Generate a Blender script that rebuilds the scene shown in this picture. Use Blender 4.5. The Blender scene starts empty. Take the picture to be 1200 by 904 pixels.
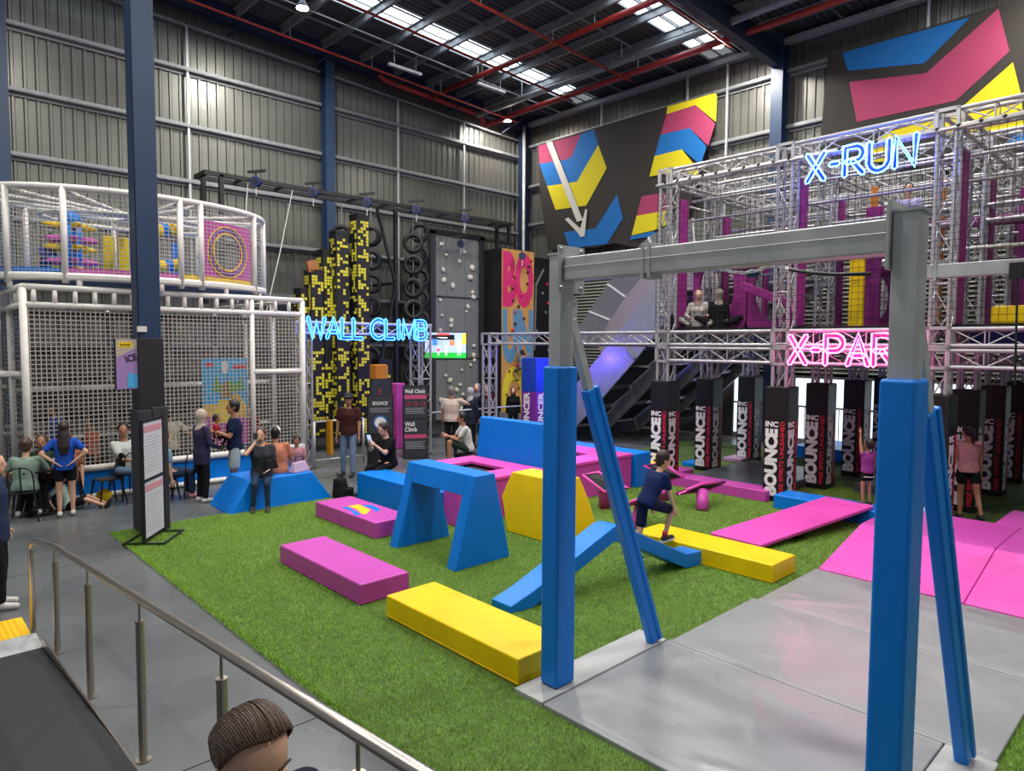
import bpy, bmesh, math, random
import numpy as np
from mathutils import Vector as V, Matrix

random.seed(7)
SC = bpy.context.scene
COL = SC.collection

# ---------------------------------------------------------------- camera
CAM_H, PITCH, ROLL, YAW, FOC = 2.8, 3.449, 0.3136, 46.707, 800.0
_p, _r, _y = map(math.radians, (PITCH, ROLL, YAW))
FW = V((math.cos(_p)*math.cos(_y), math.cos(_p)*math.sin(_y), -math.sin(_p)))
_rt = FW.cross(V((0, 0, 1))).normalized(); _up = _rt.cross(FW)
RT = math.cos(_r)*_rt + math.sin(_r)*_up
UP = math.cos(_r)*_up - math.sin(_r)*_rt
cd = bpy.data.cameras.new('camera'); cam = bpy.data.objects.new('camera', cd); COL.objects.link(cam)
cam.matrix_world = Matrix(((RT.x, UP.x, -FW.x, 0), (RT.y, UP.y, -FW.y, 0), (RT.z, UP.z, -FW.z, CAM_H), (0, 0, 0, 1)))
cd.sensor_width = 36; cd.lens = FOC/1200*36; cd.clip_start = .05; cd.clip_end = 200
SC.camera = cam

# ---------------------------------------------------------------- world and exposure
w = bpy.data.worlds.new('world'); SC.world = w; w.use_nodes = True
w.node_tree.nodes['Background'].inputs[0].default_value = (.86, .93, 1.0, 1)
w.node_tree.nodes['Background'].inputs[1].default_value = .22
SC.view_settings.view_transform = 'Standard'; SC.view_settings.look = 'None'
SC.view_settings.gamma = 1; SC.view_settings.exposure = 0.14
LAMP_W = 330.0      # power of one high bay lamp
SKY_E = 5.0         # brightness of the roof skylights
# lamps: (x, y, z)
LAMPS = [(8.3, 16.6, 11.25), (17.5, 10.3, 11.1), (17.6, 19.0, 11.1), (8.3, 8.6, 11.3), (13.0, 4.2, 11.2), (3.0, 13.0, 11.4),
         (2.2, 4.4, 11.4), (7.4, 1.6, 11.3), (10.6, 10.9, 11.6), (17.5, 2.5, 11.1), (-2.5, 8.5, 11.4), (4.5, -3.5, 11.4)]

# ---------------------------------------------------------------- pixel rays (1200 x 904 frame) used to place real planes
def ray(x, y): return FW + RT*((x-600)/FOC) - UP*((y-452)/FOC)
C0 = V((0, 0, CAM_H))
def G(x, y, z=0): d = ray(x, y); return C0 + d*((z-CAM_H)/d.z)
def PX(x, y, X): d = ray(x, y); return C0 + d*(X/d.x)
def PY(x, y, Y): d = ray(x, y); return C0 + d*(Y/d.y)

# ---------------------------------------------------------------- materials
def lin(h):
    h = h.lstrip('#'); o = []
    for i in (0, 2, 4):
        c = int(h[i:i+2], 16)/255; o.append(c/12.92 if c <= .04045 else ((c+.055)/1.055)**2.4)
    return (*o, 1)
MATS = {}
def M(name, col, rough=.5, metal=0., var=0., vscale=6., bump=0., bscale=20., emit=0., spec=.5, alpha=1., trans=0., stretch=None, detail=4, coat=0., rvar=0.):
    if name in MATS: return MATS[name]
    m = bpy.data.materials.new(name); m.use_nodes = True; MATS[name] = m
    nt = m.node_tree; b = nt.nodes['Principled BSDF']; c = lin(col)
    b.inputs['Base Color'].default_value = c; b.inputs['Roughness'].default_value = rough
    b.inputs['Metallic'].default_value = metal; b.inputs['Specular IOR Level'].default_value = spec
    b.inputs['Alpha'].default_value = alpha; b.inputs['Transmission Weight'].default_value = trans
    b.inputs['Coat Weight'].default_value = coat
    tc = nt.nodes.new('ShaderNodeTexCoord'); mp = nt.nodes.new('ShaderNodeMapping')
    geo = nt.nodes.new('ShaderNodeNewGeometry')
    nt.links.new(geo.outputs['Position'], mp.inputs['Vector'])
    if stretch: mp.inputs['Scale'].default_value = stretch
    if var or rvar:
        n = nt.nodes.new('ShaderNodeTexNoise'); n.inputs['Scale'].default_value = vscale; n.inputs['Detail'].default_value = detail
        nt.links.new(mp.outputs[0], n.inputs['Vector'])
    if var:
        mr = nt.nodes.new('ShaderNodeMapRange'); mr.inputs[1].default_value = .3; mr.inputs[2].default_value = .7
        mr.inputs[3].default_value = 1-var; mr.inputs[4].default_value = 1+var
        mx = nt.nodes.new('ShaderNodeVectorMath'); mx.operation = 'SCALE'; mx.inputs[0].default_value = c[:3]
        nt.links.new(n.outputs[0], mr.inputs[0]); nt.links.new(mr.outputs[0], mx.inputs['Scale']); nt.links.new(mx.outputs[0], b.inputs['Base Color'])
    if rvar:
        mr2 = nt.nodes.new('ShaderNodeMapRange'); mr2.inputs[1].default_value = .3; mr2.inputs[2].default_value = .7
        mr2.inputs[3].default_value = max(0, rough-rvar); mr2.inputs[4].default_value = min(1, rough+rvar)
        nt.links.new(n.outputs[0], mr2.inputs[0]); nt.links.new(mr2.outputs[0], b.inputs['Roughness'])
    if bump:
        n2 = nt.nodes.new('ShaderNodeTexNoise'); n2.inputs['Scale'].default_value = bscale; n2.inputs['Detail'].default_value = 3
        nt.links.new(mp.outputs[0], n2.inputs['Vector'])
        bp = nt.nodes.new('ShaderNodeBump'); bp.inputs['Strength'].default_value = bump; bp.inputs['Distance'].default_value = .02
        nt.links.new(n2.outputs[0], bp.inputs['Height']); nt.links.new(bp.outputs[0], b.inputs['Normal'])
    if emit:
        b.inputs['Emission Color'].default_value = c; b.inputs['Emission Strength'].default_value = emit
    return m
def vinyl(name, col): return M(name, col, rough=.38, var=.05, vscale=3, bump=.4, bscale=6, stretch=(1, 1, .5), spec=.35)
BLUE = vinyl('blue_vinyl', '#0079dc'); YEL = vinyl('yellow_vinyl', '#edc605'); PINK = vinyl('pink_vinyl', '#c049a6')
PINK2 = vinyl('bright_pink_vinyl', '#dc50b0')
PURP = M('purple_vinyl', '#8c2478', rough=.5, var=.08, vscale=4, spec=.3); BLK = M('black_metal', '#141416', rough=.5)
GREYV = M('grey_vinyl', '#8f9193', rough=.27, var=.07, vscale=1.6, bump=.35, bscale=2.2, stretch=(1, .45, 1), spec=.5, rvar=.06)
GREYL = M('light_grey_vinyl', '#a9aaa9', rough=.4, var=.1, vscale=3, bump=.2, bscale=6)
GALV = M('galvanised_steel', '#b7b8b9', rough=.42, metal=.4, var=.1, vscale=5, rvar=.1)
GALVD = M('dull_galvanised_steel', '#8b8d8f', rough=.5, metal=.4, var=.12, vscale=9)
ALU = M('truss_aluminium', '#b3b1b3', rough=.38, metal=.45, var=.06)
INOX = M('stainless_steel', '#c2b8ae', rough=.3, metal=1., var=.06, vscale=4)
NAVY = M('navy_painted_steel', '#1f3757', rough=.45, var=.08, vscale=2)
NAVYD = M('dark_navy_steel', '#16263f', rough=.55, var=.1)
WHITEP = M('white_foam_tube', '#d9d4ce', rough=.6, var=.06, vscale=8)
NETW = M('white_net_cord', '#aaa49b', rough=.8)
NETB = M('black_net_cord', '#0d0d10', rough=.8)
RED = M('red_pipe_paint', '#96281f', rough=.4, var=.1)
DARK = M('black_vinyl', '#17161a', rough=.42, var=.1, vscale=3, spec=.4)
WHT = M('white_print', '#e9e6e4', rough=.5); REDP = M('red_print', '#d2203c', rough=.5)
CHROME = M('bolt_zinc', '#c3c5c4', rough=.3, metal=.8)

# ---------------------------------------------------------------- mesh helpers
class MB:
    def __init__(s): s.v = []; s.f = []; s.m = []; s.mi = 0
    def add(s, vs, fs):
        o = len(s.v); s.v += [tuple(p) for p in vs]; s.f += [tuple(i+o for i in f) for f in fs]; s.m += [s.mi]*len(fs); return s
    def box(s, x0, x1, y0, y1, z0, z1):
        return s.add([(x0, y0, z0), (x1, y0, z0), (x1, y1, z0), (x0, y1, z0), (x0, y0, z1), (x1, y0, z1), (x1, y1, z1), (x0, y1, z1)],
                     [(0, 3, 2, 1), (4, 5, 6, 7), (0, 1, 5, 4), (1, 2, 6, 5), (2, 3, 7, 6), (3, 0, 4, 7)])
    def hexa(s, b, t):   # bottom quad, top quad (same winding, counter clockwise from above)
        return s.add(list(b)+list(t), [(0, 3, 2, 1), (4, 5, 6, 7), (0, 1, 5, 4), (1, 2, 6, 5), (2, 3, 7, 6), (3, 0, 4, 7)])
    def bar(s, a, b, w, h, up=(0, 0, 1)):
        a = V(a); b = V(b); d = (b-a).normalized(); u = V(up)
        if abs(d.dot(u)) > .98: u = V((1, 0, 0))
        r = d.cross(u).normalized()*w/2; u = r.cross(d).normalized()*h/2
        q = [a-r-u, a+r-u, a+r+u, a-r+u]; p = [x+(b-a) for x in q]
        return s.add(q+p, [(0, 1, 2, 3), (7, 6, 5, 4), (0, 4, 5, 1), (1, 5, 6, 2), (2, 6, 7, 3), (3, 7, 4, 0)])
    def tube(s, pts, r, n=8, closed=False, caps=True):
        pts = [V(p) for p in pts]; N = len(pts); rs = r if isinstance(r, (list, tuple)) else [r]*N
        vs = []; u = None
        for i, p in enumerate(pts):
            a = pts[(i-1) % N] if (closed or i > 0) else p; b = pts[(i+1) % N] if (closed or i < N-1) else p
            d = (b-a)
            d = d.normalized() if d.length > 1e-9 else V((0, 0, 1))
            if u is None: u = d.orthogonal().normalized()
            u = (u-d*u.dot(d)); u = u.normalized() if u.length > 1e-6 else d.orthogonal().normalized()
            w_ = d.cross(u)
            for k in range(n):
                t = 2*math.pi*k/n; vs.append(p+(u*math.cos(t)+w_*math.sin(t))*rs[i])
        fs = []
        for i in range(N if closed else N-1):
            j = (i+1) % N
            for k in range(n):
                l = (k+1) % n; fs.append((i*n+k, i*n+l, j*n+l, j*n+k))
        if caps and not closed: fs += [tuple(range(n-1, -1, -1)), tuple((N-1)*n+k for k in range(n))]
        return s.add(vs, fs)
    def cap(s, a, b, ra, rb, n=10):     # tapered capsule
        a = V(a); b = V(b); d = b-a; L = d.length
        d = d/L if L > 1e-6 else V((0, 0, 1)); pts = []; rs = []
        for t in (-90, -55, -25): pts.append(a+d*ra*math.sin(math.radians(t))); rs.append(max(.0005, ra*math.cos(math.radians(t))))
        pts += [a, b]; rs += [ra, rb]
        for t in (25, 55, 90): pts.append(b+d*rb*math.sin(math.radians(t))); rs.append(max(.0005, rb*math.cos(math.radians(t))))
        return s.tube(pts, rs, n)
    def prism(s, poly, vec):            # planar polygon (list of points) extruded by vec
        n = len(poly); vec = V(vec); a = [V(p) for p in poly]; b = [p+vec for p in a]
        return s.add(a+b, [tuple(range(n-1, -1, -1)), tuple(range(n, 2*n))]+[(i, (i+1) % n, n+(i+1) % n, n+i) for i in range(n)])
    def disc(s, c, nrm, r, h, n=20):
        c = V(c); nrm = V(nrm).normalized(); return s.tube([c, c+nrm*h], r, n)
    def ell(s, c, rx, ry, rz, n=16, m=10, mat=None):
        c = V(c); vs = []; fs = []
        for i in range(m+1):
            t = math.pi*i/m; rr = max(math.sin(t), 1e-4)
            for k in range(n):
                a = 2*math.pi*k/n; p = V((rx*rr*math.cos(a), ry*rr*math.sin(a), rz*math.cos(t)))
                vs.append(c+(mat @ p if mat else p))
        for i in range(m):
            for k in range(n): l = (k+1) % n; fs.append((i*n+k, (i+1)*n+k, (i+1)*n+l, i*n+l))
        return s.add(vs, fs)
    def loft(s, rings):                 # list of rings (same count), closed with caps
        n = len(rings[0]); vs = [p for r in rings for p in r]; fs = []
        for i in range(len(rings)-1):
            for k in range(n): l = (k+1) % n; fs.append((i*n+k, i*n+l, (i+1)*n+l, (i+1)*n+k))
        fs += [tuple(range(n-1, -1, -1)), tuple((len(rings)-1)*n+k for k in range(n))]
        return s.add(vs, fs)
    def mesh(s, name, mats, smooth=False, fix=True):
        me = bpy.data.meshes.new(name); me.from_pydata(s.v, [], s.f)
        for m in (mats if isinstance(mats, (list, tuple)) else [mats]): me.materials.append(m)
        if any(s.m): me.polygons.foreach_set('material_index', s.m)
        if fix and len(s.f) < 60000:
            bm = bmesh.new(); bm.from_mesh(me); bmesh.ops.recalc_face_normals(bm, faces=bm.faces); bm.to_mesh(me); bm.free()
        if smooth: me.polygons.foreach_set('use_smooth', [True]*len(me.polygons))
        me.update(); return me
    def build(s, name, mats, parent=None, smooth=False, bevel=0, seg=2, fix=True):
        o = bpy.data.objects.new(name, s.mesh(name, mats, smooth or bevel > 0, fix)); COL.objects.link(o)
        if parent: o.parent = parent
        if bevel:
            b = o.modifiers.new('bevel', 'BEVEL'); b.width = bevel; b.segments = seg; b.limit_method = 'ANGLE'; b.harden_normals = True
        return o
def tag(o, label=None, cat=None, group=None, kind=None):
    if label: o['label'] = label
    if cat: o['category'] = cat
    if group: o['group'] = group
    if kind: o['kind'] = kind
    return o
def thing(name, label, cat, loc=(0, 0, 0), rz=0, group=None):
    o = bpy.data.objects.new(name, None); COL.objects.link(o); o.location = loc; o.rotation_euler = (0, 0, rz); o.empty_display_size = .2
    return tag(o, label, cat, group)
def root(name, kind='structure'):
    o = bpy.data.objects.new(name, None); COL.objects.link(o); o['kind'] = kind; return o
def inst(me, name, parent, mat=None, loc=None):
    o = bpy.data.objects.new(name, me); COL.objects.link(o); o.parent = parent
    if mat is not None: o.matrix_local = mat
    if loc is not None: o.location = loc
    return o
def box(x0, x1, y0, y1, z0, z1): return MB().box(x0, x1, y0, y1, z0, z1)
def frame(o, u, v):     # matrix with local x along u, local y along v, origin o
    u = V(u).normalized(); v = V(v).normalized(); n = u.cross(v)
    return Matrix(((u.x, v.x, n.x, o[0]), (u.y, v.y, n.y, o[1]), (u.z, v.z, n.z, o[2]), (0, 0, 0, 1)))
_tm = {}
def text_mesh(s, wd, hg, depth, mat, bold=.02, align=None):
    k = (s, wd, hg, depth, mat.name, bold)
    if k in _tm: return _tm[k]
    cu = bpy.data.curves.new('lettering', 'FONT'); cu.body = s; cu.extrude = .05; cu.offset = bold; cu.size = 1; cu.resolution_u = 3
    ob = bpy.data.objects.new('lettering', cu); COL.objects.link(ob)
    dg = bpy.context.evaluated_depsgraph_get(); dg.update(); me = bpy.data.meshes.new_from_object(ob.evaluated_get(dg))
    bpy.data.objects.remove(ob); bpy.data.curves.remove(cu)
    n = len(me.vertices); co = np.empty(n*3); me.vertices.foreach_get('co', co); co = co.reshape(-1, 3)
    lo = co.min(0); hi = co.max(0); sc = np.array([wd/(hi[0]-lo[0]), hg/(hi[1]-lo[1]), depth/(hi[2]-lo[2])])
    co = (co-lo)*sc; me.vertices.foreach_set('co', co.ravel()); me.materials.clear(); me.materials.append(mat); me.name = 'lettering'; me.update()
    _tm[k] = me; return me
def text(s, parent, o, u, v, wd, hg, mat, depth=.004, bold=.02, name='lettering'):
    return inst(text_mesh(s, wd, hg, depth, mat, bold), name, parent, frame(o, u, v))
def net(mb, o, u, v, W, H, pitch, cord, clip=None):   # grid of flat cords; o corner, u,v unit vectors
    o = V(o); u = V(u).normalized(); v = V(v).normalized(); c = cord/2
    nx = max(1, round(W/pitch)); nz = max(1, round(H/pitch)); nn = u.cross(v)*c
    for i in range(nx+1):
        a = o+u*(W*i/nx); mb.add([a-u*c, a+u*c, a+u*c+v*H, a-u*c+v*H], [(0, 1, 2, 3)])
    for j in range(nz+1):
        a = o+v*(H*j/nz)+nn*.2; mb.add([a-v*c, a+u*W-v*c, a+u*W+v*c, a+v*c], [(0, 1, 2, 3)])
    return mb
# ================================================================ SETTING
def concrete():
    m = M('polished_concrete', '#5d6062', rough=.28, var=.18, vscale=.9, bump=.05, bscale=30, detail=8, rvar=.1, spec=.5); return m
fl = root('floor')
fm = concrete()
FX = [-3, -.2, 5.3, 10.8, 16.3, 21]; FY = [-6, -1, 4.6, 9.9, 15.2, 21]
for i in range(5):
    for j in range(5):
        box(FX[i]+.006, FX[i+1]-.006, FY[j]+.006, FY[j+1]-.006, -.12, 0).build('floor_slab', fm, fl)
box(-3, 21, -6, 21, -.2, -.02).build('joint_filler', M('joint_grey', '#3d3f41', rough=.9), fl)

# ---- walls of corrugated sheet
CLAD = M('steel_cladding', '#6a6a64', rough=.34, metal=.45, var=.08, vscale=.7, spec=.5, rvar=.05)
def corr_sheet(u0, u1, z0, z1, top=None, pitch=.25, depth=.035):
    # ribs stand vertical; returns MB in (u, depth, z) space
    pts = []; u = u0
    while u < u1-1e-6:
        for a, d in ((0, 0), (.62, 0), (.70, 1), (.92, 1)):
            q = u+a*pitch
            if q <= u1: pts.append((q, d*depth))
        u += pitch
    pts.append((u1, 0)); return pts
def wall_sheets(parent, axis, const, sign, u0, u1, topf, z0, width=1.0, mat=CLAD):
    u = u0
    while u < u1-.01:
        ue = min(u+width, u1); pts = corr_sheet(u, ue, 0, 0); mb = MB(); vs = []
        for (q, d) in pts:
            for z in (z0, topf(q)):
                vs.append((q, const+sign*d, z) if axis == 'x' else (const+sign*d, q, z))
        mb.add(vs, [(2*i, 2*i+2, 2*i+3, 2*i+1) for i in range(len(pts)-1)])
        mb.build('cladding_sheet', mat, parent, fix=False); u = ue
ROOF = lambda x: 12.37-.04*x
wl = root('wall_left'); WY = 20.0
wall_sheets(wl, 'x', WY+.12, -1, -3, 19.5, lambda x: ROOF(x)+.1, 0)
GZ = [1.2, 2.7, 4.2, 5.68, 7.18, 8.68, 10.18]
def girt(parent, a, b, z, axis, c, s=1):
    m = MB()
    if axis == 'x':
        m.box(a, b, c-.1, c+.06, z-.012, z+.012); m.box(a, b, c-.1, c-.085, z, z+.09); m.box(a, b, c+.05, c+.06, z-.09, z)
    else:
        m.box(c-.1, c+.06, a, b, z-.012, z+.012); m.box(c-.1, c-.085, a, b, z, z+.09); m.box(c+.05, c+.06, a, b, z-.09, z)
    m.build('girt', GALVD, parent)
for z in GZ:
    for a, b in ((-3, 2.25), (2.6, 10.55), (10.85, 19.1)): girt(wl, a, b, z, 'x', WY)
for a, b in ((2.6, 10.55), (10.85, 19.1)):
    za, zb = 11.45-.042*(a-5), 11.45-.042*(b-5)
    MB().bar((a, WY, za), (b, WY, zb), .14, .06).build('girt', GALVD, wl)
for x in (2.42, 10.72): # wall columns
    m = MB(); m.box(x-.15, x+.15, WY-.32, WY-.29, 0, 11.7); m.box(x-.15, x+.15, WY-.03, WY, 0, 11.7); m.box(x-.012, x+.012, WY-.3, WY-.02, 0, 11.7)
    m.build('wall_column', NAVY, wl)
for x, z0, z1 in ((6.6, 4.2, 11.4), (13.4, 4.2, 11.1), (16.3, 4.2, 11.0)): box(x-.03, x+.03, WY-.07, WY-.01, z0, z1).build('bridging_strut', GALV, wl)
MB().bar((-3, WY-.3, 12.35), (19.3, WY-.3, 11.45), .3, .5).build('edge_rafter', NAVYD, wl)

wr = root('wall_right'); WX = 19.4
wall_sheets(wr, 'y', WX+.12, -1, -6, 20.1, lambda y: 11.75, 5.3)
for z in (6.0, 7.5, 9.0, 10.55):
    for a, b in ((-6, -1.9), (-1.6, 9.15), (9.45, 19.8)): girt(wr, a, b, z, 'y', WX)
box(WX-.2, WX+.05, -6, 20, 11.35, 11.5).build('eave_purlin', GALV, wr)
for y in (-1.75, 9.3):
    m = MB(); m.box(WX-.42, WX-.39, y-.17, y+.17, 0, 11.6); m.box(WX-.05, WX-.02, y-.17, y+.17, 0, 11.6); m.box(WX-.4, WX-.04, y-.012, y+.012, 0, 11.6)
    m.build('wall_column', NAVY, wr)
box(19.05, 19.4, 19.6, 19.95, 0, 11.5).build('corner_column', NAVYD, wr)
MB().tube([(18.95, 19.5, 0), (18.95, 19.5, 11.3)], .06, 10).build('downpipe', GALV, wr, smooth=True)
for y, z0, z1 in ((15.9, 10.55, 11.4), (12.4, 10.55, 11.4), (11.0, 6, 11.4), (5.6, 9.0, 11.4)): box(WX-.14, WX-.08, y-.03, y+.03, z0, z1).build('bridging_strut', GALV, wr)
# horizontal louvre slats below the cladding
LOUV = M('louvre_slat', '#9c9d90', rough=.4, metal=.2, var=.06)
lm = MB().add([(0, -4, 0), (.09, -4, .075), (.1, -4, .07), (.01, -4, -.01), (0, 4, 0), (.09, 4, .075), (.1, 4, .07), (.01, 4, -.01)],
              [(0, 1, 2, 3), (7, 6, 5, 4), (0, 4, 5, 1), (1, 5, 6, 2), (2, 6, 7, 3), (3, 7, 4, 0)]).mesh('louvre_slat', LOUV)
z = 2.05
while z < 5.25:
    for yc in (-1.9, 6.15, 14.2): inst(lm, 'louvre_slat', wr, loc=(WX-.1, yc, z))
    z += .115
box(WX+.05, WX+.1, -6, 20, 1.95, 5.4).build('louvre_backing', M('dark_backing', '#1b1c1d', rough=.9), wr)
for y in (-5.9, 2.1, 10.15, 18.2): box(WX-.16, WX, y-.06, y+.06, 0, 5.35).build('mullion', GALVD, wr)
box(WX-.05, WX+.1, -6, 2.1, 0, 2.0).build('lower_wall_panel', M('charcoal_panel', '#2a2b2e', rough=.7), wr)
box(WX-.05, WX+.1, 10.6, 20, 0, 2.0).build('lower_wall_panel', MATS['charcoal_panel'], wr)
# glazed doors looking on to daylight
DAY = M('daylight_glazing', '#dbe9f2', rough=.6, emit=1.25)
wn = root('window_1')
k = 0
for y in np.arange(2.16, 10.5, .945):
    box(WX+.02, WX+.03, y+.03, y+.92, .15, 1.9).build('pane', DAY, wn)
    m = MB(); m.box(WX-.02, WX+.05, y-.03, y+.03, 0, 1.95); m.box(WX-.02, WX+.05, y+.03, y+.915, 0, .15); m.box(WX-.02, WX+.05, y+.03, y+.915, 1.88, 1.95); m.box(WX-.02, WX+.05, y+.03, y+.915, 1.05, 1.1)
    m.build('window_frame', GALVD, wn)
    for q in (.18, .36, .54, .72): box(WX-.06, WX-.04, y+q, y+q+.015, .15, 1.05).build('guard_bar', BLK, wn)

# ---- roof
ce = root('ceiling')
RSH = M('roof_sheet', '#50504f', rough=.45, metal=.35, var=.12, vscale=1.2)
SKY = M('skylight_sheet', '#dfeefa', rough=.6, emit=SKY_E)
SKYY = [(5.3, 6.1), (10.75, 11.6), (16.15, 17.05)]
def roof_strip(y0, y1, mat, name):
    # ribs run along x; profile across y
    pts = corr_sheet(y0, y1, 0, 0, pitch=.2, depth=.04)
    vs = []
    for q, d in pts:
        for x in (-3, 19.5): vs.append((x, q, ROOF(x)+.03+d))
    MB().add(vs, [(2*i, 2*i+2, 2*i+3, 2*i+1) for i in range(len(pts)-1)]).build(name, mat, ce, fix=False)
ys = [-6, 0]+[v for p in SKYY for v in p]+[20.2]
ys = [-6, 5.3, 6.1, 10.75, 11.6, 16.15, 17.05, 20.2]
for i in range(7):
    if i % 2 == 0:
        y = ys[i]
        while y < ys[i+1]-.01:
            e = min(y+.8, ys[i+1]); roof_strip(y, e, RSH, 'roof_sheet'); y = e
PUR = [x for x in np.arange(-2.6, 19.4, 1.3)]
pm = MB(); pm.box(-.012, .012, -6, 20, -.2, 0); pm.box(-.075, 0, -6, 20, -.02, 0); pm.box(0, .075, -6, 20, -.2, -.18)
pme = pm.mesh('purlin', GALVD)
for x in PUR: inst(pme, 'purlin', ce, loc=(x, 0, ROOF(x)))
sk = root('window_2')
for (y0, y1) in SKYY:
    for i in range(len(PUR)-1):
        x0, x1 = PUR[i]+.03, PUR[i+1]-.03
        for a, b in ((y0+.02, (y0+y1)/2-.05), ((y0+y1)/2+.05, y1-.02)):
            MB().hexa([(x0, a, ROOF(x0)+.02), (x1, a, ROOF(x1)+.02), (x1, b, ROOF(x1)+.02), (x0, b, ROOF(x0)+.02)],
                      [(x0, a, ROOF(x0)+.05), (x1, a, ROOF(x1)+.05), (x1, b, ROOF(x1)+.05), (x0, b, ROOF(x0)+.05)]).build('skylight_pane', SKY, sk)
    for yy in (y0, (y0+y1)/2, y1): MB().bar((-3, yy, ROOF(-3)-.02), (19.5, yy, ROOF(19.5)-.02), .05, .03).build('skylight_bar', GALVD, sk)
# main rafters
for y in (9.3, -1.75):
    m = MB()
    for dz, w_, h_ in ((-.35, .24, .03), (-.95, .24, .03), (-.65, .03, .6)): m.bar((-3, y, ROOF(-3)+dz), (19.3, y, ROOF(19.3)+dz), w_, h_)
    m.build('rafter', NAVYD, ce)
    for x in np.arange(-2, 19, 2.6): MB().bar((x, y, ROOF(x)-.95), (x+.9, y+.7, ROOF(x)-.2), .05, .05).build('fly_brace', NAVYD, ce)
for x in np.arange(2.4, 19, 2.6): MB().bar((x, WY-.3, ROOF(x)-.75), (x+.5, WY-1.1, ROOF(x)-.2), .05, .05).build('fly_brace', NAVYD, ce)
for y in (3.2, 7.6, 12.7, 14.9, 18.2): MB().bar((-3, y, ROOF(-3)-.12), (19.3, y, ROOF(19.3)-.12), .03, .05).build('bridging_rod', GALVD, ce)
# the free standing portal column with timber cladding at its foot
pc = root('trim_1')
CX, CY = 2.98, 10.98
m = MB(); m.box(CX-.15, CX+.15, CY-.16, CY-.135, 0, 12.1); m.box(CX-.15, CX+.15, CY+.135, CY+.16, 0, 12.1); m.box(CX-.012, CX+.012, CY-.14, CY+.14, 0, 12.1)
m.box(CX-.15, CX-.135, CY-.16, CY+.16, 0, 12.1)
m.build('portal_column', NAVY, pc, bevel=.006)
# black boxing above the timber
CHT = M('black_boxing', '#201d24', rough=.6); TIM = M('dark_timber', '#34343a', rough=.75, var=.35, vscale=7, stretch=(3, 3, .25), bump=.4, bscale=20)
box(CX-.17, CX+.17, CY-.18, CY+.18, 1.7, 2.86).build('column_boxing', CHT, pc, bevel=.01)
for (x0, x1, y0, y1, h) in ((CX-.2, CX-.02, CY-.22, CY+.2, 1.82), (CX-.01, CX+.2, CY-.21, CY+.2, 1.86)):
    box(x0, x1, y0, y1, .03, h).build('timber_sleeper', TIM, pc, bevel=.012)
box(CX-.17, CX-.05, CY-.2, CY-.15, 2.95, 3.03).build('sensor_box', WHITEP, pc)

# ---- pipes under the roof
t = thing('fire_main', 'thick red fire main hanging under the roof ending above the left wall corner', 'pipe', (14.45, 10, 11.8))
def local(o, pts): return [V(p)-o.location for p in pts]
MB().tube(local(t, [(14.45, 19.6, 11.3), (14.45, 4, 11.3)]), .085, 12).build('pipe', RED, t, smooth=True)
for y in np.arange(5, 19.5, 2.4):
    MB().tube(local(t, [(14.45, y, 11.3), (14.45, y, 11.78)]), .012, 6).build('hanger', GALV, t)
t = thing('fire_main', 'lower red fire pipe running along the right wall below the grey conduit', 'pipe', (17.2, 10, 11))
MB().tube(local(t, [(12.3, 19.4, 11.45), (12.55, 19.45, 11.35), (16.6, 19.5, 11.2), (16.75, 19.5, 11.1), (16.8, 19.5, 10.95), (16.85, 19.45, 10.85), (17.2, 19.1, 11.0), (17.2, 18.6, 11.05), (17.2, -5, 11.05)]), .085, 12).build('pipe', RED, t, smooth=True)
for y in np.arange(-4, 18.5, 2.8): MB().tube(local(t, [(17.2, y, 11.05), (17.2, y, 11.7)]), .012, 6).build('hanger', GALV, t)
t = thing('conduit', 'thick grey conduit pipe running beside the lower red fire pipe', 'pipe', (16.4, 10, 11.1))
MB().tube(local(t, [(16.4, 19.3, 11.1), (16.4, -5, 11.1)]), .1, 12).build('pipe', GALVD, t, smooth=True)
for y in np.arange(-4, 19, 2.1): MB().tube(local(t, [(16.4, y, 11.1), (16.4, y, 11.65)]), .012, 6).build('hanger', GALV, t)
for lab, y, z in (('thin red sprinkler pipe nearest the left wall', 18.35, 11.25), ('thin red sprinkler pipe beside the left skylight strip', 15.7, 11.35), ('thin red sprinkler pipe between the two skylight strips', 13.3, 11.35), ('thin red sprinkler pipe in front of the second skylight strip', 9.9, 11.35)):
    t = thing('sprinkler_pipe', lab, 'pipe', (8, y, z))
    MB().tube([(-8, 0, .32), (9.5, 0, -.38)], .035, 8).build('pipe', RED, t, smooth=True)
    for x in np.arange(-7, 9.4, 2.6):
        MB().tube([(x, 0, -.04*x), (x, 0, -.038*x+.5)], .008, 5).build('hanger', GALV, t)
for lab, y in (('thin pale cable tray left of the left skylight strip', 17.6), ('thin pale cable tray right of the second skylight strip', 10.3)):
    t = thing('cable_tray', lab, 'tray', (8, y, 11.75))
    MB().bar((-1, 0, .1), (11, 0, -.38), .04, .03).build('tray', GALV, t)
for i, (x, y) in enumerate(((12.3, 17.9), (15.2, 17.2))):
    t = thing('light_batten', ('unlit white batten light nearer the red fire main end', 'unlit white batten light farther towards the corner')[i], 'lamp', (x, y, 11.2))
    box(-.6, .6, -.05, .05, -.04, .04).build('batten', WHITEP, t, bevel=.01); MB().tube([(-.4, 0, .03), (-.4, 0, .6)], .01, 6).build('hanger', GALV, t); MB().tube([(.4, 0, .03), (.4, 0, .6)], .01, 6).build('hanger', GALV, t)
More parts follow.
